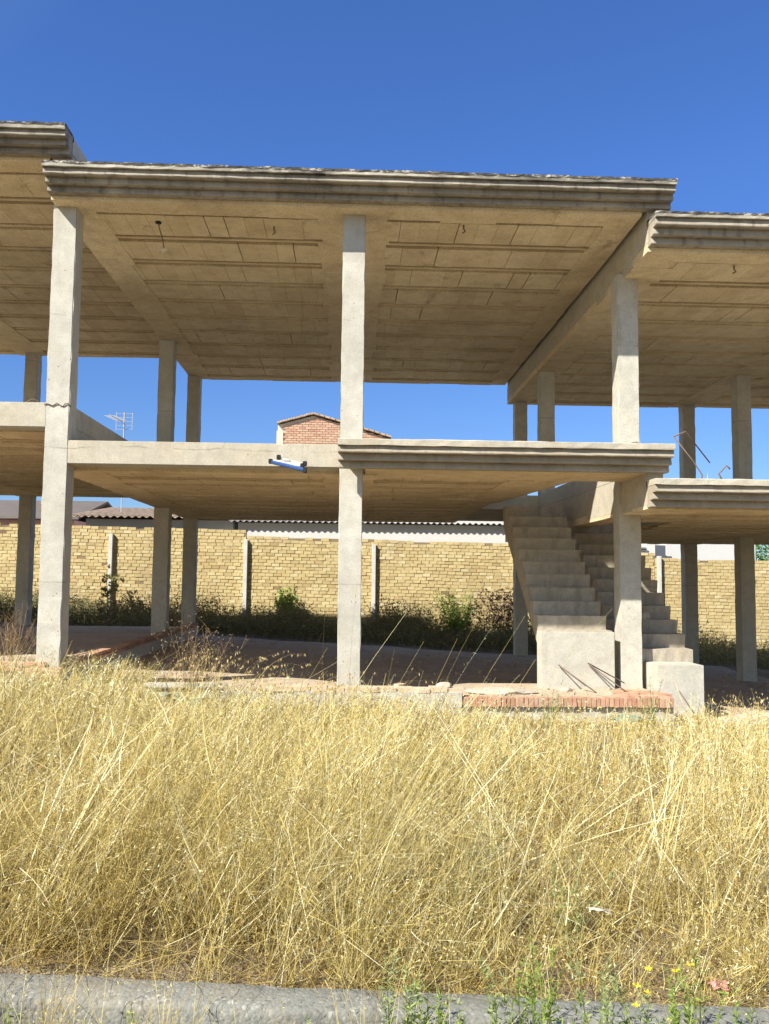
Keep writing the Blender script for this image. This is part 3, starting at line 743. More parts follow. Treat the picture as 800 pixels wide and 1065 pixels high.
# ------------------------------------------------------------------ vegetation builders (numpy)
class Veg:
    def __init__(s): s.V, s.Q, s.T, s.n = [], [], [], 0
    def add(s, V, Q, T):
        s.V.append(V); s.Q.append(Q+s.n); s.T.append(T); s.n += len(V)
    def ribbons(s, P0, D, L, bend, w, tint, nseg=4, droop=None, tip=0.25):
        """P0,D (n,3) roots and start directions; bend (n,3) sideways pull growing with t^2; w widths"""
        n = len(P0); t = np.linspace(0, 1, nseg+1)[None, :, None]
        P = P0[:, None]+D[:, None]*L[:, None, None]*t+bend[:, None]*L[:, None, None]*t**2
        if droop is not None: P[..., 2] -= (droop*L)[:, None]*t[..., 0]**3
        a = rng.uniform(0, 2*PI, n)
        S = np.stack([np.cos(a), np.sin(a)*.6, rng.uniform(-.25, .25, n)], -1)
        S /= np.linalg.norm(S, axis=1, keepdims=True)
        ww = (w[:, None]*(1-(1-tip)*t[..., 0]))[..., None]*.5
        V = np.stack([P-S[:, None]*ww, P+S[:, None]*ww], 2).reshape(-1, 3)
        i = (np.arange(n)[:, None]*(nseg+1)+np.arange(nseg)[None])*2
        Q = np.stack([i, i+1, i+3, i+2], -1).reshape(-1, 4)
        s.add(V, Q, np.repeat(tint, (nseg+1)*2))
        return P
    def leaves(s, C, D, L, w, tint):
        """diamond leaves from C along D"""
        n = len(C); D = D/np.linalg.norm(D, axis=1, keepdims=True)
        R = rng.normal(size=(n, 3)); S = np.cross(D, R); S /= np.linalg.norm(S, axis=1, keepdims=True)+1e-9
        N = np.cross(D, S)
        L = L[:, None]; w = w[:, None]
        V = np.stack([C, C+D*L*.45+S*w*.5-N*w*.12, C+D*L, C+D*L*.45-S*w*.5-N*w*.12], 1).reshape(-1, 3)
        Q = np.arange(n)[:, None]*4+np.arange(4)[None]
        s.add(V, Q, np.repeat(tint, 4))
    def build(s, name, mat, parent=None, loc=None):
        if loc is not None: s.V = [v-np.array(loc) for v in s.V]
        return from_np(name, np.concatenate(s.V), np.concatenate(s.Q), mat, parent, np.concatenate(s.T), loc=loc)

def fieldn(x, y, sc, seed):
    r = np.random.default_rng(seed); v = np.zeros_like(x)
    for k in range(6):
        a = r.uniform(0, 2*PI); f = sc*r.uniform(.6, 1.8)
        v += np.sin((x*math.cos(a)+y*math.sin(a))*f+r.uniform(0, 6))
    return v/6

def limit_y(x):
    """where the grass stops at the back, by x"""
    return np.where(x < -3.35, 10.36, np.where(x < -2.32, 12.0, np.where(x < 4.0, 10.2, np.where(x < 4.6, 10.85, 11.4))))

# ---- the dry grass
v = Veg()
def roots(n, y0, y1, pad=1.3):
    y = np.sqrt(rng.uniform(y0*y0, y1*y1, n)) if y1 > 5 else rng.uniform(y0, y1, n)
    lo, hi = -.47*y-pad, .53*y+pad
    x = lo+(hi-lo)*rng.uniform(0, 1, n)
    ok = y < limit_y(x)
    ok &= rng.uniform(0, 1, n) < np.clip(.60+1.2*fieldn(x, y, 2.6, 61)+1.3*fieldn(x, y, 7.5, 62), np.where(y < 4.3, .32, .10), 1)
    return x[ok], y[ok]
def hgt(x, y):
    """height of the stand: taller at mid plot and left, short by the plinth"""
    h = .52+.26*fieldn(x, y, 1.6, 3)+.22*fieldn(x, y, 5.0, 5)
    h *= np.clip(1.12-.035*np.abs(y-5.0), .6, 1.15)
    h *= np.where((x > -2.4) & (x < 4.6), np.clip((10.9-y)/2.2, .42, 1), 1)
    h *= np.clip((y-KY1)/np.where(x > .1, 1.5, .8)+np.where(x > .1, .36, .5), .3, 1)
    h *= np.where((x > 1) & (y < 5), .88, 1)
    sl = np.where(x > 1.2, .150, np.where(x > -2.4, np.where(x > .4, .131, .121), .098))
    cap = np.maximum(-sl*y-gz(x, y), .07)
    h = np.where(y > 5.2, np.minimum(h, cap*(1+.55*fieldn(x, y, 5.5, 71))), h)
    return np.clip(h, .07, .95)
def grass(n, y0, y1, hs, lean, width, tint_mu, bendamt, droop=None, nseg=4, clump=.08, shortgap=False):
    x, y = roots(n, y0, y1)
    # gather roots into clumps
    cx = np.round(x/.23+fieldn(x, y, 9, 8)*.8)*.23; cy = np.round(y/.23+fieldn(x, y, 8, 9)*.8)*.23
    k = rng.uniform(.15, .75, len(x)); x = x+(cx-x)*k; y = np.clip(y+(cy-y)*k, KY1+.03, limit_y(x)-.02)
    z = gz(x, y)-.02
    n = len(x)
    h = hgt(x, y)*hs*rng.uniform(.5, 1.15, n)*np.where((rng.uniform(0, 1, n) < .04) & (x < 1.4), np.where(y > 5.0, 1.1, 1.5), 1)
    la = .25+1.2*fieldn(x, y, 1.1, 21)      # wind lodging direction (mostly to the right)
    lx = lean*(np.cos(la)*.5)+rng.normal(0, lean*.95, n); ly = lean*.5*np.sin(la)+rng.normal(0, lean*.7, n)
    lx = np.where(x > 1.5, lx*.55, lx)
    D = np.stack([lx, ly, np.ones(n)], -1); D /= np.linalg.norm(D, axis=1, keepdims=True)
    bend = np.stack([rng.normal(.06, bendamt, n), rng.normal(0, bendamt, n), -np.abs(rng.normal(0, bendamt*.5, n))], -1)
    tint = np.clip(rng.normal(tint_mu, .24, n)+.20*fieldn(x, y, 2.2, 31)+np.clip((y-5.2)*.045, -.08, .12), 0, 1)
    w = width*rng.uniform(.6, 1.3, n)*np.clip(y/5.0, .72, 1.6)
    P = v.ribbons(np.stack([x, y, z], -1), D, h/np.maximum(D[:, 2], .35), bend, w, tint, nseg, droop=(np.abs(rng.normal(0, droop, n)) if droop else None))
    return P, tint, h, y
def spikelets(P, tint, y, frac, per, size=.022):
    sel = np.flatnonzero(rng.uniform(0, 1, len(P)) < frac)
    if len(sel) == 0: return
    idx = np.repeat(sel, per); m = len(idx)
    t = rng.uniform(.62, 1.0, m)*(P.shape[1]-1); i = np.minimum(t.astype(int), P.shape[1]-2); f = (t-i)[:, None]
    C = P[idx, i]*(1-f)+P[idx, i+1]*f
    off = rng.normal(0, .016, (m, 3)); off[:, 2] -= .006
    D = np.stack([rng.normal(.1, .5, m), rng.normal(0, .4, m), rng.normal(-.3, .6, m)], -1)
    sc = np.clip(y[idx]/5, .8, 1.5)
    v.leaves(C+off, D, size*rng.uniform(.7, 1.4, m)*sc, size*.26*rng.uniform(.7, 1.3, m)*sc, np.clip(tint[idx]+rng.normal(.10, .12, m), 0, 1))
NG = 1.0
for (n, y0, y1) in ((15000, KY1+.02, 4.6), (17000, 4.5, 7.2), (17000, 7.0, 12.0)):
    n = int(n*NG)
    P, t, h, yy = grass(int(n*.85), y0, y1, 1.12, .34, .0034, .64, .10, nseg=6); spikelets(P, t, yy, .5, 6, .020)
    P, t, h, yy = grass(int(n*.65), y0, y1, .85, .58, .0042, .58, .28, droop=.25, nseg=6); spikelets(P, t, yy, .2, 5, .018)
    P, t, h, yy = grass(int(n*.8), y0, y1, .48, .95, .0054, .33, .5, droop=.3, nseg=4)
    # a few stout pale stalks
    if y0 < 6: P, t, h, yy = grass(int(n*.04), y0, min(y1, 6.0), 1.1, .5, .0068, .93, .10, droop=.08, nseg=7)
    # broken straws caught at all heights and angles
    x, y = roots(int(n*1.15), y0, y1); m = len(x); hh = hgt(x, y)
    D = np.stack([rng.normal(.05, .8, m), rng.normal(0, .7, m), rng.normal(.05, .6, m)], -1); D /= np.linalg.norm(D, axis=1, keepdims=True)
    v.ribbons(np.stack([x, y, gz(x, y)+hh*rng.uniform(.1, .9, m)], -1), D, rng.uniform(.08, .34, m)*np.clip(hh*2.4, .4, 1), rng.normal(0, .14, (m, 3)), .0044*rng.uniform(.6, 1.4, m)*np.clip(y/5, .75, 1.5), np.clip(rng.normal(.62, .25, m), 0, 1), 3)
# lying straw mat
for (n, y0, y1) in ((6000, KY1, 4.6), (5000, 4.5, 7.5), (5000, 7, 12)):
    x, y = roots(n, y0, y1); n = len(x)
    z = gz(x, y)+rng.uniform(0, .10, n)*np.clip((y-KY1)/.5, .1, 1); a = rng.uniform(0, 2*PI, n)
    D = np.stack([np.cos(a), np.sin(a), rng.normal(.05, .18, n)], -1)
    v.ribbons(np.stack([x, y, z], -1), D, rng.uniform(.08, .32, n), rng.normal(0, .12, (n, 3))*np.array([1, 1, .3]), .0038*rng.uniform(.6, 1.4, n)*np.clip(y/5, .7, 1.5), np.clip(rng.normal(.34, .24, n), 0, 1), 3)
x, y = roots(34000, KY1, 6.0); n = len(x); a = rng.uniform(0, 2*PI, n)
v.ribbons(np.stack([x, y, gz(x, y)+rng.uniform(0, .06, n)], -1), np.stack([np.cos(a), np.sin(a), rng.normal(.1, .25, n)], -1), rng.uniform(.03, .12, n), rng.normal(0, .03, (n, 3)), .0045*rng.uniform(.5, 1.5, n), np.clip(rng.normal(.35, .28, n), 0, 1), 2)
m = 420; x = rng.uniform(-1.9, 2.4, m); y = KY1+rng.uniform(.0, .10, m)
v.ribbons(np.stack([x, y, gz(x, y)], -1), np.stack([rng.normal(.1, .6, m), rng.uniform(-.9, .1, m), rng.uniform(.3, 1, m)], -1), rng.uniform(.08, .26, m), np.stack([rng.normal(0, .2, m), rng.uniform(-.3, 0, m), np.full(m, -.25)], -1), np.full(m, .0036), np.clip(rng.normal(.5, .25, m), 0, 1), 4)
# long lodged stems lying across the stand
def stem_line(x0, y0, x1, y1, z0, z1, n, spread, w=.0085):
    P0 = np.stack([x0+rng.normal(0, spread, n), y0+rng.normal(0, spread, n), gz(x0, y0)+z0+rng.normal(0, .03, n)], -1)
    P1 = np.stack([x1+rng.normal(0, spread*2.2, n), y1+rng.normal(0, spread*2, n), gz(x1, y1)+z1+rng.normal(0, .05, n)], -1)
    d = P1-P0; L = np.linalg.norm(d, axis=1); D = d/L[:, None]+np.array([0, 0, .18]); D /= 1
    v.ribbons(P0, D, L, np.stack([rng.normal(0, .05, n), rng.normal(0, .05, n), np.full(n, -.12)], -1), np.full(n, w)*rng.uniform(.6, 1.2, n), np.clip(rng.normal(.93, .08, n), 0, 1), 8)
stem_line(-.62, 4.0, .05, 5.3, .10, .52, 9, .05)
stem_line(-.30, 4.3, .48, 5.9, .15, .55, 7, .05)
stem_line(-1.6, 4.6, -.65, 6.0, .2, .6, 7, .06)
stem_line(-1.25, 3.7, -1.0, 4.3, .05, .62, 14, .05)
stem_line(-.95, 3.8, -.2, 4.5, .05, .30, 8, .06)
stem_line(1.55, 4.4, 2.2, 5.4, .15, .55, 8, .08)
stem_line(.9, 4.6, .55, 5.4, .1, .55, 6, .06)
for k in range(46):
    y0 = random.uniform(3.8, 6.2); x0 = random.uniform(-.42*y0, .46*y0); a = random.gauss(.6, .5); L = random.uniform(.5, 1.0)
    stem_line(x0, y0, x0+L*math.cos(a), y0+L*math.sin(a), .1, random.uniform(.28, .48), random.randint(1, 4), .04, .0065)
m = 780
x = np.concatenate([rng.uniform(-1.6, 2.0, 140), rng.normal(-1.32, .07, 330), rng.normal(-.92, .05, 100), rng.normal(-.55, .05, 70), rng.normal(.1, .06, 50), rng.normal(.5, .2, 40), rng.normal(1.15, .2, 50)]); y = rng.uniform(2.62, 2.94, m)
P = v.ribbons(np.stack([x, y, -1.63-.055*x], -1), np.stack([rng.normal(.1, .25, m), rng.normal(0, .2, m), np.ones(m)], -1), rng.uniform(.12, .42, m), rng.normal(0, .12, (m, 3)), np.full(m, .0030), np.clip(rng.normal(.6, .25, m), 0, 1), 5)
spikelets(P, np.full(m, .7), y, .5, 5, .016)
dg = v.build('dry_grass', M['straw']); tag(dg, 'tall dry yellow wild oats and grass filling the plot in front of the building', 'dry grass', kind='stuff')

# ---- shaded weeds behind the building, along the wall foot
v = Veg()
n = 16000
x = rng.uniform(-13, 15, n); y = rng.uniform(20.2, 24.15, n); z = gz(x, y)
h = (.52+.52*fieldn(x, y, 1.4, 41)+.30*fieldn(x, y, 4, 42))*rng.uniform(.5, 1.25, n); h = np.clip(h, .12, 1.3)
h *= np.where(x > 5.5, .75, 1)*np.clip(.75+.16*(y-21.5), .6, 1.15)
D = np.stack([rng.normal(0, .25, n), rng.normal(0, .25, n), np.ones(n)], -1)
bare = rng.uniform(0, 1, n) < .35
P = v.ribbons(np.stack([x, y, z], -1), D, h, rng.normal(0, .16, (n, 3))*np.array([1, 1, .3]), np.full(n, .010), np.clip(rng.normal(.45, .25, n)+np.where(x > 5.5, .35, 0), 0, 1), 4)
idx = np.repeat(np.arange(n), 5); m = len(idx); t = rng.uniform(.25, 1, m)*4; i = np.minimum(t.astype(int), 3); f = (t-i)[:, None]
C = P[idx, i]*(1-f)+P[idx, i+1]*f
v.leaves(C, np.stack([rng.normal(0, 1, m), rng.normal(0, 1, m), rng.normal(.3, .6, m)], -1), rng.uniform(.05, .13, m), rng.uniform(.012, .035, m), np.clip(rng.normal(.42, .24, m)+np.where(x[idx] > 5.5, .35, 0), 0, 1))
th = v.build('weed_thicket', M['thicket']); tag(th, 'dark brown green weeds massed along the foot of the brick wall', 'weeds', kind='stuff')

# ---- individual plants
def bushy(name, loc, h, r, nst, leaves, mat, stem_mat, label, cat, lw=.03, ll=.10, group=None, lean=(0, 0), up=.5):
    e = empty(name, loc, label, cat, group)
    vs, vl = Veg(), Veg()
    a = rng.uniform(0, 2*PI, nst); rr = r*np.sqrt(rng.uniform(0, 1, nst))
    P0 = np.stack([np.cos(a)*rr*.25, np.sin(a)*rr*.25, np.full(nst, -.03)], -1)
    D = np.stack([np.cos(a)*rr*.75/h+lean[0], np.sin(a)*rr*.75/h+lean[1], np.ones(nst)], -1)
    L = h*rng.uniform(.6, 1.05, nst)
    P = vs.ribbons(P0, D, L, rng.normal(0, .1, (nst, 3))*np.array([1, 1, .2]), np.full(nst, .010 if h > .5 else .005), rng.uniform(.2, .9, nst), 6)
    vs.build('stem', stem_mat, e)
    idx = np.repeat(np.arange(nst), leaves); m = len(idx); t = rng.uniform(.18, 1, m)*6; i = np.minimum(t.astype(int), 5); f = (t-i)[:, None]
    C = P[idx, i]*(1-f)+P[idx, i+1]*f
    Dl = np.stack([rng.normal(0, 1, m), rng.normal(0, 1, m), rng.normal(up, .5, m)], -1)
    sz = (1.15-.55*t/6)
    vl.leaves(C, Dl, ll*rng.uniform(.6, 1.25, m)*sz, lw*rng.uniform(.6, 1.25, m)*sz, np.clip(rng.normal(.5, .22, m)+.2*(t/6-.5), 0, 1))
    vl.build('foliage', mat, e)['kind'] = 'stuff'
    return e

def dry_stalks(name, loc, h, r, nst, nbr, mat, label, cat, heads=True, w=.010, hl=.05, spread=.35):
    """dead forked stalks with seed heads"""
    e = empty(name, loc, label, cat)
    vs, vh = Veg(), Veg()
    a = rng.uniform(0, 2*PI, nst); rr = r*rng.uniform(0, 1, nst)
    P0 = np.stack([np.cos(a)*rr*.3, np.sin(a)*rr*.3, np.full(nst, -.03)], -1)
    D = np.stack([np.cos(a)*rr/h, np.sin(a)*rr/h, np.ones(nst)], -1); L = h*rng.uniform(.6, 1.05, nst)
    P = vs.ribbons(P0, D, L, rng.normal(0, .1, (nst, 3)), np.full(nst, w), rng.uniform(.1, .8, nst), 6)
    idx = np.repeat(np.arange(nst), nbr); m = len(idx); t = rng.uniform(.3, .95, m)*6; i = np.minimum(t.astype(int), 5); f = (t-i)[:, None]
    C = P[idx, i]*(1-f)+P[idx, i+1]*f
    Db = np.stack([rng.normal(0, spread*1.6, m), rng.normal(0, spread*1.6, m), rng.uniform(.3, 1, m)], -1); Lb = h*rng.uniform(.08, .26, m)
    Pb = vs.ribbons(C, Db, Lb, rng.normal(0, .1, (m, 3)), np.full(m, w*.6), rng.uniform(.1, .8, m), 3)
    tips = np.concatenate([Pb[:, -1], P[:, -1]]); k = len(tips)
    vs.build('stem', mat, e)
    if heads:
        rep = 4; tt = np.repeat(tips, rep, 0); kk = len(tt)
        vh.leaves(tt-np.array([0, 0, hl*.3]), np.stack([rng.normal(0, .8, kk), rng.normal(0, .8, kk), rng.normal(.5, .5, kk)], -1), hl*rng.uniform(.6, 1.2, kk), hl*.5*rng.uniform(.6, 1.2, kk), rng.uniform(0, .8, kk))
        vh.build('seed_heads', mat, e)['kind'] = 'stuff'
    return e

def P3(x, y): return (x, y, float(gz(x, y)))
bushy('leafy_bush', P3(-1.6, 23.85), 1.15, .42, 26, 44, M['leaf_bright'], M['twig'], 'bright green leafy bush in the dark weeds left of the centre column', 'bush', .07, .15)
bushy('tall_shrub', P3(2.95, 23.8), 1.5, .85, 38, 56, M['leaf_bright'], M['twig'], 'pale green upright shrub against the brick wall right of the centre column', 'shrub', .035, .13)
dry_stalks('thistle_clump', P3(4.15, 23.75), 1.6, .75, 26, 9, M['thistle'], 'dark brown dead thistle stalks beside the pale green shrub', 'thistles', hl=.085)
dry_stalks('thistle_clump', P3(1.25, 23.8), 1.0, .6, 16, 8, M['thistle'], 'low brown dead thistles just right of the centre column', 'thistles', hl=.07)
dry_stalks('seed_stalk', P3(-6.4, 23.8), 1.75, .18, 3, 12, M['thicket'], 'lone tall seed stalk leaning before the wall behind the left column', 'weed', w=.022, hl=.14, spread=.25)
dry_stalks('seed_stalk', P3(9.7, 23.9), 1.2, .08, 2, 5, M['thistle'], 'lone brown seed stalk between the two columns at far right', 'weed', w=.014, hl=.09)
dry_stalks('twiggy_weed', P3(-1.75, 10.9 - .8), .92, .55, 30, 12, M['twig'], 'greyish dead twiggy weed at the edge of the middle floor', 'weed', heads=True, w=.005, hl=.018)
dry_stalks('twiggy_weed', (-4.35, 11.6, -1.12), .72, .6, 44, 14, M['twig'], 'tangled grey dry bush on the plinth left of the left column', 'weed', heads=False, w=.006)
dry_stalks('twiggy_weed', P3(-3.0, 15.5), .95, .5, 22, 12, M['twig'], 'dark dead weed in the shaded gap by the middle left column', 'weed', heads=False, w=.006)

def oat(loc, h, lean, label, n=5, size=.034, spread=.25):
    """a few arching wild oat stems with hanging spikelets"""
    e = empty('wild_oat', loc, label, 'wild oats')
    vs, vh = Veg(), Veg()
    D = np.stack([np.full(n, lean[0])*rng.uniform(.1, .7, n)+rng.normal(0, .16, n), np.full(n, lean[1])+rng.normal(0, .16, n), np.ones(n)], -1)
    L = h*rng.uniform(.5, 1.08, n)
    P0 = np.concatenate([rng.normal(0, .05+.004*n, (n, 2))*np.array([1, .5]), np.full((n, 1), -.03)], 1)
    P = vs.ribbons(P0, D, L, np.stack([np.full(n, lean[0]*1.15), rng.normal(0, .06, n), np.full(n, -.10)], -1), np.full(n, .0042), rng.uniform(.3, .9, n), 10, droop=(.10+.62*abs(lean[0]))*rng.uniform(.6, 1.3, n))
    vs.build('stem', M['oat'], e)
    idx = np.repeat(np.arange(n), 11); m = len(idx); t = rng.uniform(.5, 1, m)*10; i = np.minimum(t.astype(int), 9); f = (t-i)[:, None]
    C = P[idx, i]*(1-f)+P[idx, i+1]*f
    C[:, :2] += rng.normal(0, .012, (m, 2))
    for rep in range(2):
        vh.leaves(C, np.stack([rng.normal(.15*np.sign(lean[0]+.01), .3, m), rng.normal(0, .25, m), np.full(m, -.9)], -1), size*rng.uniform(.8, 1.3, m), size*.24*rng.uniform(.7, 1.2, m), rng.uniform(.2, 1, m))
    vh.build('spikelets', M['oat'], e)['kind'] = 'stuff'
oat(P3(.18, 9.9), .80, (.75, .0), 'arching dry oat stems nodding to the right just beside the centre column', 5)
oat(P3(1.15, 9.9), .85, (.9, .0), 'single arch of dry oats over the sandy floor left of the stair block', 3)
oat(P3(-1.15, 9.8), 1.0, (.35, .0), 'upright plume of dry oats at the edge of the middle floor', 16)
oat(P3(-1.75, 9.95), .85, (.2, .0), 'broad golden oat clump hiding the left end of the concrete ledge', 34)
oat(P3(-.45, 9.9), .75, (.5, .0), 'short dry oat tuft left of the centre column base', 20)
oat((-3.12, 10.2, -1.3), .72, (.28, .0), 'leaning dry oat stem with large spikelets right of the left column base', 2, .06)
oat(P3(4.75, 10.6), .75, (.65, .1), 'arching dry oats in front of the shaded right bay beside the grey block', 6)
oat(P3(5.05, 10.9), .55, (-.25, .1), 'low dry oat tuft at right edge before the shaded bay', 14)
oat((-4.0, 9.9, -1.25), .6, (-.4, .1), 'dry oat tuft at far left before the brick coping', 20)

# green weeds growing along the kerb
wspec = [  # x, y, height, label, mat
    (-.66, 2.90, .40, 'narrow upright green weed before the left part of the kerb', 'leaf_shrub'),
    (-1.02, 2.86, .30, 'small pale green sprig low on the left kerb face', 'leaf_pale'),
    (.30, 2.92, .50, 'leafy green weed at the kerb, leftmost of the dense right row', 'leaf_shrub'),
    (.40, 2.88, .40, 'short feathery pale weed second from left in the dense kerb row', 'leaf_pale'),
    (.19, 2.90, .52, 'tall thin pale weed standing just left of the dense kerb row', 'leaf_pale'),
    (.52, 2.94, .56, 'tall loose pale green weed just left of the tallest kerb weed', 'leaf_pale'),
    (.62, 2.90, .66, 'tallest bright green weed in the kerb row', 'leaf_shrub'),
    (.71, 2.88, .46, 'bushy green weed just right of the tallest kerb weed', 'leaf_shrub'),
    (.83, 2.92, .58, 'slender pale weed between two bushy green ones on the right kerb', 'leaf_pale'),
    (.92, 2.90, .42, 'low bushy green weed left of the yellow flowering one', 'leaf_shrub'),
    (1.03, 2.92, .52, 'yellow flowering green weed by the right kerb', 'leaf_pale'),
    (1.14, 2.92, .60, 'upright green weed just right of the yellow flowering one', 'leaf_shrub'),
    (1.30, 2.90, .42, 'small green weed at the far right of the kerb', 'leaf_shrub'),
    (-.08, 2.9, .34, 'thin half dry green weed near the kerb centre', 'leaf_pale'),
]
for x, y, h, lab, mt in wspec:
    h *= .84
    e = bushy('kerb_weed', (x, y, -1.625-.055*x), h, .10 if h > .41 else .03, 9 if h > .41 else 3, 60, M[mt], M['leaf_shrub'], lab, 'weed', .009, .040, 'green weeds along the kerb', up=.9)
    if 'flowering' in lab:
        for q in range(2):
            vf = Veg()
            c = np.array([random.uniform(-.06, .06), random.uniform(-.03, .03), h*random.uniform(.75, 1.02)])
            aa = np.linspace(0, 2*PI, 10)[:-1]
            vf.leaves(np.repeat(c[None], 9, 0), np.stack([np.cos(aa), np.sin(aa)*.6-.3, np.full(9, .25)], -1), np.full(9, .016), np.full(9, .009), rng.uniform(0, 1, 9))
            vf.build('flower_head', M['yellow'], e)
# green weeds out in the dry grass
for x, y, h, lab in ((.95, 3.75, .42, 'green weed tuft among the straw close behind the right kerb'), (.62, 4.2, .5, 'sparse green weed in the dry grass right of centre'), (-1.55, 9.3, .35, 'grey green low weed in the grass before the middle floor edge'), (-1.95, 8.9, .38, 'dull green weed in the grass at left of the middle floor'), (2.25, 9.7, .5, 'thin green stems before the red brick edging'), (3.35, 9.6, .62, 'taller green stems before the end of the brick edging'), (1.2, 6.2, .5, 'faint green weed in the middle of the dry grass')):
    bushy('field_weed', P3(x, y), h, .16, 8, 26, M['leaf_pale'], M['leaf_shrub'], lab, 'weed', .012, .05, 'green weeds in the dry grass', up=.9)

# scraps of green netting, litter and rubble
def scrap(name, loc, sx, sy, mat, label, cat, n=7, amp=.05):
    xs = np.linspace(-sx, sx, n); ys = np.linspace(-sy, sy, n); X, Y = np.meshgrid(xs, ys)
    Z = amp*(fieldn(X, Y, 9/sx*.3, int(abs(loc[0])*100)+3)+rng.normal(0, .15, X.shape)); X = X+rng.normal(0, sx*.08, X.shape); Y = Y+rng.normal(0, sy*.08, X.shape)
    V = np.stack([X, Y, Z], -1).reshape(-1, 3); i = np.arange(n-1)[:, None]*n+np.arange(n-1)[None]
    Q = np.stack([i, i+1, i+n+1, i+n], -1).reshape(-1, 4)
    o = from_np(name, V, Q, mat, smooth=True, loc=loc)
    md = o.modifiers.new('thick', 'SOLIDIFY'); md.thickness = .003
    return tag(o, label, cat)
z_ = lambda x, y, d=0: (x, y, float(gz(x, y))+d)
scrap('netting_scrap', z_(-1.55, 8.6, .22), .20, .10, M['netting'], 'faded green netting scrap in the grass before the middle floor', 'netting', amp=.10)
scrap('netting_scrap', z_(3.0, 9.3, .2), .16, .08, M['netting'], 'faded green netting scrap below the brick edging at right', 'netting', amp=.08)
scrap('plastic_scrap', z_(1.42, 3.36, .05), .035, .03, M['pink'], 'crumpled faded pink plastic scrap behind the kerb at far right', 'litter', amp=.03)
scrap('paper_scrap', z_(1.08, 3.75, .18), .05, .02, M['paper'], 'crumpled pale scrap caught in straw behind the right kerb', 'litter', amp=.02)
def chunk(loc, s, label):
    bm = bmesh.new(); bmesh.ops.create_icosphere(bm, subdivisions=2, radius=1)
    for q in bm.verts:
        q.co *= random.uniform(.82, 1.12); q.co.x *= s[0]; q.co.y *= s[1]; q.co.z = max(q.co.z, -.5)*s[2]
    o = from_bm('rubble_chunk', bm, M['stone'], None, False, loc); tag(o, label, 'rubble')
chunk(z_(5.05, 12.2, .03), (.14, .12, .05), 'flat pale rubble chunk in the shade right of the grey block')
chunk(z_(5.45, 11.35, .05), (.30, .22, .07), 'broad flat pale concrete chunk near the right edge of the bay')
chunk(z_(4.78, 10.55, .04), (.28, .20, .10), 'sandy mound of rubble against the right side of the grey block')
chunk((4.12, 12.02, -.49), (.10, .08, .09), 'dark stone lying on a step of the right staircase')
chunk((4.2, 10.6, -1.72), (.16, .12, .07), 'small rubble piece at the foot of the low grey block')
chunk((1.15, 10.36, -1.25), (.10, .07, .05), 'small mortar lump on the concrete ledge left of the brick edging')
chunk((2.75, 10.95, -1.365), (.09, .07, .04), 'small mortar lump on the floor before the stair block')
chunk((1.9, 10.75, -1.36), (.45, .22, .06), 'low heap of pale sand on the floor left of the stair block')
for x, y, l in ((-3.05, 11.0, 'longer'), (-3.22, 11.25, 'shorter')):
    bm = bmesh.new(); bm_box(bm, -.02, .02, -.35, .35, -.012, .012, .003)
    o = from_bm('tile_strip', bm, M['red_brick'], None, loc=(-3.36+(.05 if l == 'longer' else -.03), y, -.995)); o.rotation_euler = (0, 0, -.10)
    a = o.data.attributes.new('tint', 'FLOAT', 'POINT'); a.data.foreach_set('value', np.full(len(o.data.vertices), .9, dtype=np.float32))
    tag(o, 'pale red strip lying on the left brick coping, the %s' % ('nearer of two' if l == 'longer' else 'farther of two'), 'tile')

it = []
for k in range(650):
    x = random.uniform(-2.2, 8.2); y = 10.5+8.5*random.random()**1.7; sz = random.uniform(.012, .05)*(1 if random.random() < .93 else 2)
    if 1.3 < x < 3.95 and y < 11.9: continue
    it.append((x, y, float(gz(x, y))+.016+sz*.25, sz*random.uniform(.7, 1.5), sz, sz*.7, random.uniform(0, 3), random.gauss(.6, .25)))
for k in range(90):
    x = random.uniform(1.45, 3.4); y = random.uniform(10.42, 11.15); sz = random.uniform(.008, .03)
    it.append((x, y, -1.372+sz*.3, sz*random.uniform(.7, 1.5), sz, sz*.7, random.uniform(0, 3), random.gauss(.7, .2)))
gv = bricks('gravel', it, M['floor_brick'], None); tag(gv, 'small stones and mortar crumbs scattered over the dusty floor below the slabs', 'gravel', kind='stuff')
# tree beyond the wall at far right
T = empty('broad_tree', (14.6, 29.5, -2.2), 'dark green tree behind the wall at the far right edge', 'tree')
bm = bmesh.new(); tube(bm, [(0, 0, 0), (.05, 0, 1.2), (.0, .1, 2.2)], .16, 8, .7)
for k in range(7):
    a = k*.9; tube(bm, [(.02, .05, 1.5+.1*k), (.6*math.cos(a), .6*math.sin(a), 2.2+.12*k), (1.1*math.cos(a), 1.1*math.sin(a), 2.7+.12*k)], .05, 5, .4)
from_bm('trunk', bm, M['bark'], T)
vt = Veg()
cen = rng.normal(0, 1, (70, 3)); cen /= np.linalg.norm(cen, axis=1, keepdims=True); cen *= (rng.uniform(.3, 1, 70)**.5)[:, None]*np.array([1.5, 1.5, .95]); cen += np.array([0, 0, 2.85])
C = np.repeat(cen, 90, 0)+rng.normal(0, .2, (6300, 3)); m = len(C)
vt.leaves(C, rng.normal(0, 1, (m, 3)), rng.uniform(.08, .17, m), rng.uniform(.04, .09, m), np.clip(rng.normal(.4, .25, m), 0, 1))
vt.build('crown', M['leaf'], T)

# ------------------------------------------------------------------ lift everything so the road is near z = 0
for o in list(SC.objects):
    if o.parent is None: o.location.z += EYE

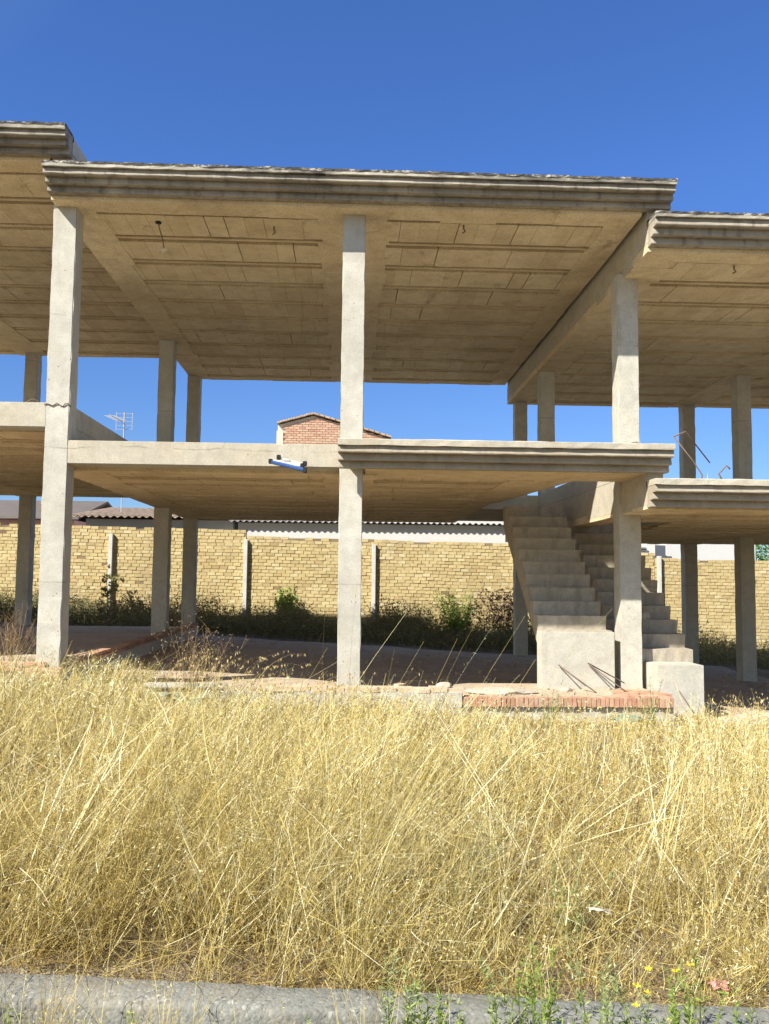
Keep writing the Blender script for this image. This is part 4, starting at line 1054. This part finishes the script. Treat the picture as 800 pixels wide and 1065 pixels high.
# ------------------------------------------------------------------ camera
yaw, pit, roll = (math.radians(a) for a in (2.38797, 4.38679, 0.58213))
F = Vector((math.sin(yaw)*math.cos(pit), math.cos(yaw)*math.cos(pit), math.sin(pit)))
R = Vector((math.cos(yaw), -math.sin(yaw), 0)); U = R.cross(F)
R2 = R*math.cos(roll)+U*math.sin(roll); U2 = -R*math.sin(roll)+U*math.cos(roll)
cd = bpy.data.cameras.new('camera'); co = bpy.data.objects.new('camera', cd); COL.objects.link(co)
cd.sensor_fit = 'VERTICAL'; cd.sensor_height = 24; cd.lens = 907.78/1065*24
cd.clip_start = .05; cd.clip_end = 3000
mw_ = Matrix(((R2.x, U2.x, -F.x, 0), (R2.y, U2.y, -F.y, 0), (R2.z, U2.z, -F.z, EYE), (0, 0, 0, 1)))
co.matrix_world = mw_
SC.camera = co

# ------------------------------------------------------------------ light
Ld = Vector((-.855, -.725, 1.0)).normalized()
el = math.asin(Ld.z); az = math.atan2(Ld.x, Ld.y)
sd = bpy.data.lights.new('sun', 'SUN'); so = bpy.data.objects.new('sun', sd); COL.objects.link(so)
sd.energy = 5.0; sd.angle = math.radians(.53); sd.color = (1.0, .95, .85)
so.rotation_euler = Ld.to_track_quat('Z', 'Y').to_euler(); so.location = (-8, -6, 12)
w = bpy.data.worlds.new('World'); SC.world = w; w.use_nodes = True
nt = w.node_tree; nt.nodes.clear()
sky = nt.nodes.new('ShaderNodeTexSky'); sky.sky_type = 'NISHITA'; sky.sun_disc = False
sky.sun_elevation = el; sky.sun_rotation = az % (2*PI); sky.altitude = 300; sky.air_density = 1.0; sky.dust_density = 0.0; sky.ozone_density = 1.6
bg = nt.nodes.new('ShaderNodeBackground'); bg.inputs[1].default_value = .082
wo = nt.nodes.new('ShaderNodeOutputWorld')
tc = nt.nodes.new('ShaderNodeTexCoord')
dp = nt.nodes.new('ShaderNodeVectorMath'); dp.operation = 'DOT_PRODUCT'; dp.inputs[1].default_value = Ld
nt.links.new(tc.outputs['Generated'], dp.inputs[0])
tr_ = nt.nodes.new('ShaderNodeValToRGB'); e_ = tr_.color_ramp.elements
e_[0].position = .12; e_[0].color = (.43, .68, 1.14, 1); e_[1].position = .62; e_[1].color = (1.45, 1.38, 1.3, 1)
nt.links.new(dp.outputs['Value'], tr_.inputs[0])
sz_ = nt.nodes.new('ShaderNodeSeparateXYZ'); nt.links.new(tc.outputs['Generated'], sz_.inputs[0])
hz_ = nt.nodes.new('ShaderNodeValToRGB'); e_ = hz_.color_ramp.elements
e_[0].position = .0; e_[0].color = (.90, .74, .62, 1); e_[1].position = .42; e_[1].color = (1, 1, 1, 1)
nt.links.new(sz_.outputs[2], hz_.inputs[0])
def mul_(a, b):
    x_ = nt.nodes.new('ShaderNodeMix'); x_.data_type = 'RGBA'; x_.blend_type = 'MULTIPLY'; x_.inputs[0].default_value = 1
    nt.links.new(a, x_.inputs[6]); nt.links.new(b, x_.inputs[7]); return x_.outputs[2]
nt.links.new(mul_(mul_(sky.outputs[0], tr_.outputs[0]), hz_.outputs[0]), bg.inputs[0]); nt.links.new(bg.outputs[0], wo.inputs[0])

SC.view_settings.view_transform = 'Standard'; SC.view_settings.look = 'None'
SC.view_settings.exposure = 1.0; SC.view_settings.gamma = 1.0; SC.view_settings.use_curve_mapping = False
SC.cycles.use_denoising = True
SC.cycles.max_bounces = 8; SC.cycles.diffuse_bounces = 5; SC.cycles.transmission_bounces = 4; SC.cycles.transparent_max_bounces = 8
